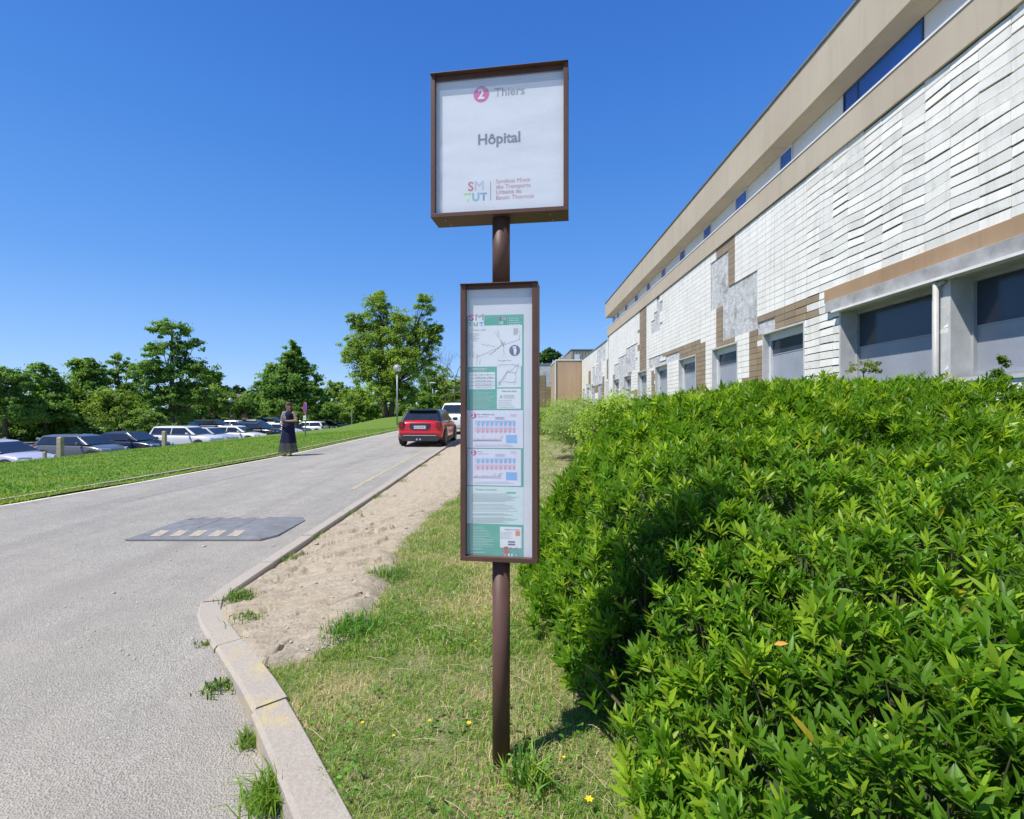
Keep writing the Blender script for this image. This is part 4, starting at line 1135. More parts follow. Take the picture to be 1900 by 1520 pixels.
np_obj('ground_weeds', V, pol, M_grass, col=np.repeat(np.array([[0.11, 0.28, 0.03]])*(1+R.normal(0, 0.2, (n, 1))), nv, 0), kind='stuff')
# dead straw lying about
st_ = MB()
for i in range(260):
    x = R.uniform(-1.0, 1.3); y = 1.0+R.random()**1.4*3.5
    if x < kerb_x(y)+0.25: continue
    z = verge_z(x, y)+0.012; a = R.uniform(0, 6.28); L = R.uniform(0.04, 0.16)
    dx, dy = math.cos(a)*L, math.sin(a)*L
    st_.tube([(x, y, z), (x+dx*0.5, y+dy*0.5, z+0.012), (x+dx, y+dy, z+0.004)], [0.0013, 0.0011, 0.0006], 4, False)
st_.build('dead_straw', pm('straw', (0.50, 0.41, 0.25), 0.2, 10, 0.8), kind='stuff')
# weed tufts along the kerb and the path, each a plant of its own
def tuft(name, label, x, y, zz, n, r, h, w, col, group=None):
    t_ = rg.random()
    X = x+R.normal(size=n)*r; Y = y+R.normal(size=n)*r
    c = np.where(R.random(n)[:, None] < 0.75, np.array(col)[None], YG[None])
    V, pol, cc = blades(n, (X-x, Y-y), np.zeros(n), h*0.4, h, w, c, 1.3)
    o = np_obj(name, V, pol, M_grass, col=cc, label=label, cat='weed', group=group); o.location = (x, y, zz); return o
tuft('grass_tuft', 'tall bright yellow-green grass tuft growing against the kerb face at the bottom edge', kerb_x(2.0)-0.03, 2.0, road_z(1.9), 460, 0.038, 0.17, 0.006, (0.16, 0.30, 0.03))
tuft('grass_tuft', 'thin yellowish grass tuft against the kerb face beside the yellow painted kerb stone', kerb_x(2.35)-0.03, 2.35, road_z(2.2), 130, 0.03, 0.10, 0.005, (0.16, 0.27, 0.04))
tuft('weed_tuft', 'dark green spreading weed in the gutter halfway along the diagonal kerb', kerb_x(2.8)-0.07, 2.8, road_z(2.7), 150, 0.045, 0.06, 0.008, (0.055, 0.14, 0.03))
tuft('grass_tuft', 'small dry weed in the gutter just below the kerb corner', kerb_x(3.3)-0.03, 3.3, road_z(3.1), 60, 0.03, 0.05, 0.006, (0.17, 0.2, 0.06))
tuft('grass_tuft', 'green grass tuft sprouting over the kerb corner where the worn path begins', -2.27, 4.05, 0.0-0.06, 260, 0.06, 0.10, 0.006, (0.10, 0.2, 0.035))
tuft('grass_tuft', 'grass tuft on the inner side of the kerb just below its corner', -2.0, 3.68, -0.05, 200, 0.07, 0.07, 0.006, (0.10, 0.2, 0.035))
tuft('grass_tuft', 'lush green grass clump at the edge of the worn earth, left of the post', -1.10, 3.35, 0.0, 500, 0.09, 0.12, 0.006, (0.07, 0.24, 0.02))
tuft('grass_tuft', 'spiky pale grass clump on the path edge level with the bottom of the timetable case', -1.12, 4.35, 0.0, 300, 0.10, 0.16, 0.007, (0.12, 0.23, 0.05))
tuft('grass_tuft', 'broad bladed grass tuft right at the foot of the brown post', 0.06, 1.98, 0.0, 90, 0.05, 0.17, 0.010, (0.11, 0.25, 0.03))
for i, (y, s_) in enumerate([(5.2, 1), (6.1, 0.9), (7.3, 1.1), (8.6, 0.9), (10.4, 1.1), (12.8, 1), (15.5, 1.1)]):
    tuft('grass_tuft', 'small grass tuft in the joint between the straight kerb and the worn earth path', kerb_x(y)+0.2, y, verge_z(kerb_x(y)+0.2, y), 110, 0.08*s_, 0.09, 0.008, (0.11, 0.2, 0.04), 'grass tufts along the inner edge of the straight kerb')
# small yellow wildflowers
M_yel = pm('yellow_petal', (0.85, 0.62, 0.01), 0.1, 30, 0.5); M_stem = pm('flower_stem', (0.12, 0.22, 0.03), 0.2, 20, 0.6)
fl0 = None
for i, (fx, fy, k) in enumerate([(870, 1362, 1.2), (672, 1360, 0.9), (797, 1357, 0.9), (872, 1053, 0.8), (878, 1175, 0.9), (882, 1207, 0.8), (1093, 1505, 1.6), (1046, 1425, 0.8), (730, 1388, 0.7)]):
    d = F*EYE/(fy-760); x = (fx-950)/F*d; z = verge_z(x, d)
    if fl0 is None:
        f = thing('yellow_flower', 'small yellow wildflower in the grass around the sign post', 'flower', (x, d, z), 0, 'small yellow wildflowers in the grass')
        b = MB()
        for a in range(6):
            t0 = a*math.pi/3; c0, s0 = math.cos(t0), math.sin(t0); c1, s1 = math.cos(t0+0.45), math.sin(t0+0.45); c2, s2 = math.cos(t0-0.45), math.sin(t0-0.45)
            b.poly([(0, 0, 0.045), (c2*0.007, s2*0.007, 0.049), (c0*0.012, s0*0.012, 0.050), (c1*0.007, s1*0.007, 0.049)])
        b.rings([[(math.cos(q)*0.003, math.sin(q)*0.003, 0.046) for q in np.linspace(0, 5.2, 6)], [(math.cos(q)*0.002, math.sin(q)*0.002, 0.051) for q in np.linspace(0, 5.2, 6)]])
        b.build('petals', M_yel, f); b = MB(); b.tube([(0, 0, 0), (0.002, 0, 0.046)], 0.001, 5); b.build('stem', M_stem, f)
        fl0 = f
    else:
        f = fl0.copy(); C.objects.link(f); f.location = (x, d, z)
        for ch in fl0.children: c = ch.copy(); C.objects.link(c); c.parent = f
    f.scale = (k, k, 1)
# pebbles on the path
M_peb = pm('pebble', (0.42, 0.38, 0.32), 0.2, 20, 0.9)
pb = MB()
for i in range(420):
    y = 3.1+R.random()**1.5*7; x = R.uniform(kerb_x(y)+0.2, dirt_edge(y)-0.05) if i % 3 else R.uniform(kerb_x(y)-1.2, kerb_x(y)-0.05)
    z = dirt_z(x, y) if i % 3 else road_z(y); s_ = R.uniform(0.004, 0.013)*(1 if R.random() < 0.95 else 2)
    rot = R.uniform(0, 6.28)
    rr = [[(x+math.cos(q+rot)*s_*k_*R.uniform(0.8, 1.2), y+math.sin(q+rot)*s_*k_, z+h_*s_) for q in (0, 1.05, 2.1, 3.14, 4.2, 5.2)] for k_, h_ in ((0.8, -0.2), (1.0, 0.3), (0.55, 0.7))]
    pb.rings(rr)
pb.build('pebbles', M_peb, kind='stuff')
# bindweed flowers and turned leaves on the hedge
M_petal = pm('white_petal', (0.80, 0.80, 0.80), 0.05, 10, 0.6)
for (fx, fy, d, lab) in ((1206, 798, 4.6, 'white bindweed flower low on the hedge top, the nearer of two'), (1191, 745, 6.3, 'small white bindweed flower high on the pale bushes side of the hedge')):
    p = px(fx, fy, d); b = MB()
    b.rings([[(math.cos(q)*r_, -dy, math.sin(q)*r_) for q in np.linspace(0, 2*math.pi, 11)[:-1]] for r_, dy in ((0.004, 0), (0.012, 0.025), (0.032, 0.04), (0.030, 0.043))], (True, False))
    o = b.build('white_flower', M_petal, label=lab, cat='flower'); o.location = p; o.rotation_euler = (0.4, 0, -0.5)
for (fx, fy, d, lab) in ((962, 1085, 2.3, 'single orange dead leaf at the hedge foot just right of the post'), (1436, 1196, 1.35, 'yellow dead leaf caught on the laurel in the lower right')):
    p = px(fx, fy, d)
    V, pol, nv = leaf_cloud(np.array([[0, 0, 0.0]]), np.array([[0.9, -0.2, 0.25]]), np.array([[0.1, -0.6, 0.8]]), np.array([0.038]), np.array([0.014]), 0.2, 0.2, 2)
    o = np_obj('dead_leaf', V, pol, pm('orange_leaf', (0.50, 0.24, 0.03), 0.2, 20, 0.6), label=lab, cat='leaf'); o.location = p

# ------------------------------------------------------------------ shrubs and trees
def crown(name, blobs, n, leaf, c0, c1, parent, rng, clump=0.32, flat_=0.5, asp=0.6, sx=1.0):
    """leaf clumps spread through ellipsoid lobes; blobs (cx,cy,cz,rx,ry,rz)"""
    vol = np.array([b_[3]*b_[4]*b_[5] for b_ in blobs])**0.75; pr = vol/vol.sum()
    nc = max(20, n//60)
    bi = rng.choice(len(blobs), nc, p=pr); B_ = np.array(blobs)[bi]
    d = unit(rng.normal(size=(nc, 3))); d[:, 2] = np.where(d[:, 2] < -0.6, -d[:, 2], d[:, 2])
    rad = rng.uniform(0.45, 1.08, nc)[:, None]
    cc = B_[:, :3]+d*rad*B_[:, 3:6]
    cs = clump*np.mean(B_[:, 3:6], 1)*rng.uniform(0.35, 1.1, nc)
    tone = rng.random(nc)
    ci = rng.integers(0, nc, n)
    q = rng.normal(size=(n, 3))*0.5; q[:, 2] *= 0.62
    P = cc[ci]+q*cs[ci][:, None]
    ctr = B_[ci][:, :3]
    outw = unit(P-ctr)
    N_ = unit(outw*0.7+np.array([0, 0, 0.6])+rng.normal(size=(n, 3))*0.55)
    D = unit(np.cross(N_, rnd_dir(n, rng))+np.array([0, 0, -0.25]))
    L = leaf*rng.uniform(0.6, 1.35, n)
    V, pol, nv = leaf_cloud(P-D*L[:, None]*0.5, D, N_, L, L*asp, 0.12, 0.1, 1)
    t_ = (tone[ci]*0.75+rng.random(n)*0.25)[:, None]
    col = np.array([c0])*(1-t_)+np.array([c1])*t_
    return np_obj(name, V, pol, M_leaf, parent, col=np.repeat(col, nv, 0))
def tree(label, base, blobs, n, leaf, c0, c1, trunk_r=0.2, seed=1, group=None, name='tree', trunk_h=None, clump=0.32, split=None, cat='tree', asp=0.6):
    rng = np.random.default_rng(seed)
    t_ = thing(name, label, cat, base, 0, group)
    crown('crown', blobs, n, leaf, c0, c1, t_, rng, clump, asp=asp)
    b = MB(); top = max(b_[2] for b_ in blobs); low = min(b_[2]-b_[5]*0.3 for b_ in blobs)
    stems = [(0, 0)] if split is None else split
    for (ox, oy) in stems:
        hs = max(low*0.9, 0.3)
        b.tube([(ox, oy, -0.2), (ox+rng.normal()*0.04, oy, hs*0.5), (ox*1.6, oy*1.6, hs), (ox*2.5+rng.normal()*0.1, oy*2.0, hs+(top-hs)*0.6), (ox*3, oy*2, top)], [trunk_r*1.2, trunk_r, trunk_r*0.85, trunk_r*0.45, trunk_r*0.1], 9)
        for b_ in blobs:
            s0 = rng.uniform(0.2, 0.7); st0 = Vector((ox*2, oy*2, hs+(min(b_[2], top)-hs)*s0*0.7)); e = Vector(b_[:3])
            if (e-st0).length < 0.4: continue
            m = st0.lerp(e, 0.5)+Vector((rng.normal()*0.15, rng.normal()*0.15, -0.1*(e-st0).length))
            b.tube([st0, m, e], [trunk_r*0.42, trunk_r*0.28, trunk_r*0.08], 6, False)
            for k in range(4):
                e2 = e+Vector(unit(rng.normal(size=3)))*0.8*max(b_[3:6]); b.tube([m.lerp(e, 0.4), e2.lerp(e, 0.5), e2], [trunk_r*0.14, trunk_r*0.09, trunk_r*0.03], 5, False)
    b.build('trunk', M_bark, t_, smooth=True)
    return t_
def T(x0, x1, ytop, ybase, d):
    """centre x, half width, height for a crown seen between pixels at depth d"""
    return ((x0+x1)/2-950)/F*d, (x1-x0)/2/F*d, (ybase-ytop)/F*d, EYE+(760-ybase)/F*d
G0 = (0.09, 0.19, 0.035); G1 = (0.27, 0.43, 0.09); G2 = (0.31, 0.46, 0.09); G3 = (0.32, 0.44, 0.065)
def lobes(pts, d, bx, by_px):
    """ellipsoid lobes measured in photograph pixels (cx, cy, rx, ry) at depth d about trunk pixel"""
    out = []
    for i, (cx, cy, rx, ry) in enumerate(pts):
        out.append(((cx-bx)/F*d, 0.35*rx/F*d*math.sin(i*2.3), (by_px-cy)/F*d, rx/F*d, rx/F*d*0.9, ry/F*d))
    return out
# two-peaked tree beyond the lamp
d = 46; bp = px(720, 782, d)
tree('tall light green tree with two peaks and a forked trunk behind the street lamp', bp, lobes([(702, 575, 26, 36), (690, 625, 42, 34), (664, 600, 22, 20), (655, 655, 28, 32), (700, 690, 44, 42), (786, 575, 20, 32), (784, 630, 30, 36), (745, 620, 30, 45), (752, 685, 42, 42), (808, 622, 18, 22), (712, 735, 40, 26), (748, 735, 28, 24), (795, 670, 20, 24)], d, 720, 782), 64000, 0.19, (0.15, 0.26, 0.04), (0.40, 0.52, 0.09), 0.28, 21, split=[(-0.25, 0), (0.28, 0.1)], clump=0.30)
# dark pyramidal maple
d = 58; bp = px(540, 790, d)
tree('dark green cone shaped tree with broad leaves behind the standing woman', bp, lobes([(543, 652, 15, 22), (540, 685, 30, 22), (530, 715, 44, 24), (510, 740, 32, 20), (568, 735, 30, 26), (545, 755, 45, 22), (585, 720, 14, 14), (500, 715, 18, 14), (520, 698, 28, 22), (564, 700, 26, 24), (545, 670, 22, 22)], d, 540, 790), 34000, 0.27, G0, (0.24, 0.40, 0.08), 0.3, 22, clump=0.33, asp=0.8)
# tall ash at left
d = 44; bp = px(320, 815, d)
tree('tall airy dark tree with a narrow top, tallest on the left of the car park', bp, lobes([(318, 615, 34, 20), (345, 640, 26, 18), (312, 655, 34, 18), (335, 690, 44, 26), (375, 695, 28, 20), (290, 700, 34, 30), (330, 735, 48, 26), (375, 735, 24, 22), (290, 745, 30, 26), (315, 775, 34, 22)], d, 320, 815), 30000, 0.24, G0, G1, 0.25, 23, clump=0.30, asp=0.55)
# band on the left, from the frame edge
specs = [
 ('leafy tree cut by the left edge of the photo', (10, 805), [(0, 715, 40, 30), (20, 760, 40, 40), (-30, 740, 40, 40), (40, 710, 22, 20)], 38, 16000, 0.22, G0, G1),
 ('dark round tree second from the left edge', (85, 805), [(78, 695, 24, 22), (85, 730, 38, 34), (105, 765, 40, 30), (60, 765, 34, 34)], 42, 17000, 0.23, G0, G1),
 ('mid green tree with a flat top, third from the left edge', (150, 805), [(160, 690, 28, 24), (150, 725, 38, 30), (180, 740, 30, 30), (125, 750, 30, 30)], 45, 16000, 0.24, G0, G2),
 ('sparse see-through tree just left of the tallest left tree', (222, 805), [(215, 670, 22, 16), (235, 690, 26, 18), (210, 705, 26, 18), (240, 730, 30, 20), (225, 760, 30, 26)], 47, 7000, 0.24, G0, G1),
]
for i, (lab, b0, L, d, n, lf, c0, c1) in enumerate(specs):
    tree(lab, px(*b0, d), lobes(L, d, *b0), n, lf, c0, c1, 0.16, 30+i, name='tree')
def bush(label, fx, fy, d, rx, ry, n, lf, c0, c1, seed, name='shrub', z=None, asp=0.6, group=None, ex=()):
    b0 = (fx, fy+ry)
    L = [(fx, fy, rx, ry), (fx-rx*0.45, fy+ry*0.25, rx*0.6, ry*0.7), (fx+rx*0.5, fy+ry*0.2, rx*0.55, ry*0.7)]+list(ex)
    base = px(*b0, d)
    return tree(label, base, lobes(L, d, *b0), n, lf, c0, c1, 0.05, seed, name=name, cat='shrub', asp=asp, group=group)
bush('round light green shrub behind the parked cars, below the sparse tree', 213, 765, 37, 45, 42, 11000, 0.22, (0.04, 0.10, 0.015), G3, 41)
bush('low green shrub behind the cars at the foot of the tallest left tree', 275, 788, 36, 38, 26, 6000, 0.22, (0.03, 0.08, 0.015), G2, 42)
# far behind: smaller crowns filling the horizon
hz = [(395, 705, 20, 14, 70), (400, 745, 30, 30, 62), (440, 752, 34, 22, 66), (470, 745, 24, 26, 72), (600, 750, 26, 30, 70), (625, 725, 22, 20, 82), (650, 755, 30, 30, 66), (675, 750, 24, 40, 60), (800, 715, 34, 44, 62), (835, 735, 34, 42, 60), (870, 740, 34, 40, 62), (790, 755, 30, 26, 56), (910, 745, 34, 36, 66), (350, 765, 34, 30, 60), (575, 760, 24, 24, 72), (505, 765, 40, 22, 76), (20, 790, 60, 24, 42), (120, 790, 50, 20, 44), (250, 790, 40, 20, 50), (950, 750, 30, 30, 70), (985, 740, 26, 30, 74)]
wh = {0: 'small dark rounded tree right beside the tallest left tree', 1: 'yellow-green tree in front of the brown roofed house', 2: 'bushy tree right of the brown roofed house', 3: 'green tree touching the left side of the dark cone tree', 4: 'tree at the right foot of the dark cone tree', 5: 'pale rounded treetop above the far row of cars', 6: 'light green tree left of the two-peaked tree', 7: 'tall light green bush against the two-peaked tree trunk', 8: 'dark tree right of the two-peaked tree above the red car', 9: 'dark green tree between the red car and the timetable case', 10: 'tree hidden mostly behind the timetable case', 11: 'low dark bush just above the roof of the red car', 12: 'tree behind the timetable case near its right edge', 13: 'dark bush under the tallest left tree', 14: 'dark bush between the no parking sign and the far cars', 15: 'low dark bushes under the cone shaped tree', 16: 'dark undergrowth at the left frame edge behind the cars', 17: 'dark undergrowth behind the second parked car from the left', 18: 'low dark bush between the round shrub and the tallest left tree', 19: 'far tree hidden behind the post case', 20: 'far dark tree just left of the tiled block'}
for i, (fx, fy, rx, ry, d) in enumerate(hz):
    yb = max(fy+ry, 800 if fx < 560 else 784)
    L = [(fx, fy, rx, ry), (fx-rx*0.4, fy+ry*0.4, rx*0.7, ry*0.7), (fx+rx*0.45, fy+ry*0.35, rx*0.65, ry*0.7), (fx+rx*0.1, fy-ry*0.35, rx*0.5, ry*0.5), (fx, fy+ry*0.9, rx*0.9, ry*0.5), (fx-rx*0.3, yb-10, rx, 13), (fx+rx*0.5, yb-8, rx*0.8, 12)]
    lite = i in (1, 5, 6, 7, 9)
    tree(wh[i], px(fx, yb, d), lobes(L, d, fx, yb), 9000 if rx > 26 else 7000, 0.28, (0.09, 0.19, 0.02) if lite else G0, (0.38, 0.50, 0.10) if lite else (0.24, 0.38, 0.08), 0.14, 60+i, name='far_tree')
for i, (fx, rx, d_, lab) in enumerate(((618, 30, 58, 'low green bush left of the grass mound'), (668, 28, 60, 'low dark bush at the left foot of the grass mound'), (700, 24, 64, 'low bush behind the forked trunk, left side'), (742, 26, 64, 'low light green bush right behind the street lamp pole'), (778, 26, 60, 'low bush behind the left of the red car roof'), (825, 30, 58, 'low bush above the white parked car'))):
    bush(lab, fx, 768, d_, rx, 17, 5000, 0.30, (0.07, 0.16, 0.02), G2, 400+i)
d = 110; tree('distant tree above the roof of the tiled block', px(1018, 690, d), lobes([(1018, 662, 18, 14), (1005, 668, 16, 12), (1030, 664, 8, 6)], d, 1018, 690), 4000, 0.7, G0, (0.05, 0.11, 0.03), 0.2, 95, name='far_tree')
# far woods on the skyline, one mass
rng = np.random.default_rng(5)
bl = []
for i in range(70):
    x = -330+i*9.5+rng.normal()*3; bl.append((x, 330+rng.normal()*20, 2+rng.uniform(0, 5)+6*math.exp(-((x+190)/50)**2), 11, 9, 9))
crown('distant_woods', bl, 26000, 2.6, (0.02, 0.05, 0.02), (0.05, 0.10, 0.04), None, rng)
o = C.objects[-1]; o['kind'] = 'stuff'
# bare branches by the dark trees
bb = MB(); rng = np.random.default_rng(9)
def branch(p, dr, L, r, lv):
    q = p+dr*L; bb.tube([p, (p+q)/2+Vector(rng.normal(size=3))*L*0.06, q], [r, r*0.8, r*0.55], 5, False)
    if lv:
        for k in range(3):
            nd = (dr+Vector(rng.normal(size=3))*0.45).normalized(); branch(p.lerp(q, rng.uniform(0.5, 1)), nd, L*0.68, r*0.5, lv-1)
for ox in (-0.6, 0.3): branch(Vector((ox, 0, 0)), Vector((ox*0.2, 0, 1)).normalized(), 3.0, 0.09, 4)
o = bb.build('bare_tree', M_bark, label='leafless dead tree with thin twigs just left of the timetable case', cat='tree'); o.location = px(838, 745, 55)
# pale shrubs beyond the laurel
PW0 = (0.22, 0.32, 0.09); PW1 = (0.50, 0.60, 0.26); PG1 = (0.42, 0.56, 0.08)
for lab, x, y, r_, h, c0, c1, sd in (
    ('feathery pale grey-green shrub just right of the timetable case', 1.75, 13.5, 0.85, 1.75, PW0, PW1, 1),
    ('yellow-green shrub between the pale shrub and the laurel hedge', 2.2, 9.9, 0.75, 1.72, (0.16, 0.28, 0.03), PG1, 2),
    ('feathery pale green shrub in front of the low windows', 3.3, 10.6, 0.85, 1.85, PW0, PW1, 3),
    ('yellow-green shrub spreading under the first small windows', 4.4, 9.6, 0.8, 1.85, (0.16, 0.28, 0.03), PG1, 4),
    ('pale shrub farther along the wall below the small windows', 3.4, 14.5, 1.0, 1.85, PW0, PW1, 5),
    ('green shrub at the foot of the beige end block', 2.4, 20, 1.2, 1.7, (0.05, 0.12, 0.02), PG1, 6),
    ('small dark green shrub just beyond the grass patch right of the case', 1.55, 24.5, 0.9, 1.05, G0, (0.07, 0.14, 0.03), 7),
    ('shrub along the wall before the low wing', 4.2, 19, 1.1, 1.75, PW0, PG1, 8)):
    gz = road_z(y)+0.08
    L = [(0, 0, h*0.55, r_, r_, h*0.45), (-r_*0.4, 0.2, h*0.45, r_*0.7, r_*0.7, h*0.42), (r_*0.45, -0.2, h*0.5, r_*0.7, r_*0.7, h*0.42), (0, -r_*0.5, h*0.35, r_*0.8, r_*0.6, h*0.35), (-r_*0.5, -r_*0.4, h*0.2, r_*0.7, r_*0.6, h*0.2), (r_*0.4, -r_*0.5, h*0.2, r_*0.7, r_*0.6, h*0.2)]
    tree(lab, (x, y, gz), L, 15000, 0.075 if c1 != PW1 else 0.06, c0, c1, 0.03, 200+sd, name='shrub', cat='shrub', asp=0.35 if c1 == PW1 else 0.55, clump=0.4)
# sprigs poking above the hedge in front of the near windows
for lab, fx, fy, d, rx, ry, c0, c1, sd in (('leafy sprig standing above the hedge top near the right frame edge', 1858, 690, 5.2, 14, 28, (0.05, 0.12, 0.02), (0.20, 0.30, 0.05), 1), ('low yellow-green plant under the left of the big windows', 1605, 682, 8.0, 34, 11, (0.08, 0.15, 0.03), (0.28, 0.34, 0.08), 2)):
    tree(lab, px(fx, fy+ry+16, d), lobes([(fx, fy, rx, ry), (fx-rx*0.4, fy+ry*0.5, rx*0.6, ry*0.6), (fx+rx*0.5, fy+ry*0.5, rx*0.6, ry*0.6)], d, fx, fy+ry+16), 500, 0.045, c0, c1, 0.008, 300+sd, name='sprig', cat='plant', clump=0.4)

# ------------------------------------------------------------------ cars
def paintm(name, c, rough=0.22): return pm(name, c, 0.05, 2, rough, 0.0, 0.6, coat=0.6)
P_red = paintm('red_car_paint', (0.52, 0.006, 0.012)); P_white = paintm('white_car_paint', (0.72, 0.72, 0.73)); P_black = paintm('black_car_paint', (0.012, 0.014, 0.02))
P_navy = paintm('navy_car_paint', (0.015, 0.022, 0.05)); P_grey = paintm('grey_car_paint', (0.10, 0.11, 0.125)); P_silver = paintm('silver_car_paint', (0.42, 0.43, 0.47)); P_lilac = paintm('pale_silver_car_paint', (0.48, 0.47, 0.55))
M_cgl = pm('car_glass', (0.018, 0.024, 0.032), 0.2, 3, 0.05, 0, 0.9)
M_tyre = pm('tyre_rubber', (0.02, 0.02, 0.021), 0.2, 20, 0.85, bump=0.3); M_rim = pm('alloy_rim', (0.30, 0.31, 0.33), 0.15, 9, 0.35, 0.8); M_rimd = pm('dark_rim', (0.05, 0.05, 0.055), 0.15, 9, 0.35, 0.6)
M_plast = pm('black_plastic', (0.028, 0.029, 0.031), 0.15, 12, 0.55); M_tail = pm('tail_light_red', (0.25, 0.008, 0.008), 0.3, 12, 0.12, 0, 0.7); M_lamp = pm('headlight_lens', (0.55, 0.58, 0.62), 0.15, 8, 0.1, 0, 0.8); M_chrome = pm('satin_chrome', (0.55, 0.55, 0.56), 0.1, 5, 0.25, 0.9)
SH = {
 'hatch': dict(L=4.05, W=1.76, H=1.45, wr=0.32, low=[(-.5,.52,.84,.30),(-.488,.63,.93,.22),(-.45,.665,.97,.14),(-.30,.66,1,.13),(0,.645,1,.13),(.2,.635,1,.13),(.27,.625,.99,.13),(.38,.57,.97,.13),(.455,.51,.91,.16),(.49,.43,.84,.20),(.5,.33,.78,.24)], cab=(-.475,.27,-.40,.075,.93,.72)),
 'mini':  dict(L=3.85, W=1.73, H=1.41, wr=0.325, low=[(-.5,.50,.84,.28),(-.492,.60,.91,.22),(-.47,.665,.95,.15),(-.42,.69,.985,.14),(-.30,.69,1,.14),(0,.67,1,.14),(.2,.655,1,.14),(.28,.65,.99,.14),(.40,.62,.97,.14),(.46,.56,.93,.16),(.492,.47,.88,.2),(.5,.36,.82,.24)], cab=(-.46,.26,-.365,.10,.91,.70)),
 'suv':   dict(L=4.4, W=1.84, H=1.63, wr=0.35, low=[(-.5,.50,.86,.28),(-.488,.60,.94,.22),(-.45,.64,.98,.16),(-.30,.64,1,.15),(0,.63,1,.15),(.2,.625,1,.15),(.28,.62,.99,.15),(.40,.58,.97,.15),(.46,.53,.92,.18),(.49,.45,.86,.22),(.5,.35,.80,.26)], cab=(-.47,.27,-.42,.08,.93,.74)),
 'sedan': dict(L=4.5, W=1.80, H=1.45, wr=0.32, low=[(-.5,.50,.84,.30),(-.488,.62,.92,.22),(-.44,.665,.96,.14),(-.30,.66,1,.13),(0,.645,1,.13),(.2,.63,1,.13),(.27,.62,.99,.13),(.38,.56,.97,.13),(.455,.50,.91,.16),(.49,.42,.84,.20),(.5,.33,.78,.24)], cab=(-.40,.26,-.24,.06,.92,.70)),
}
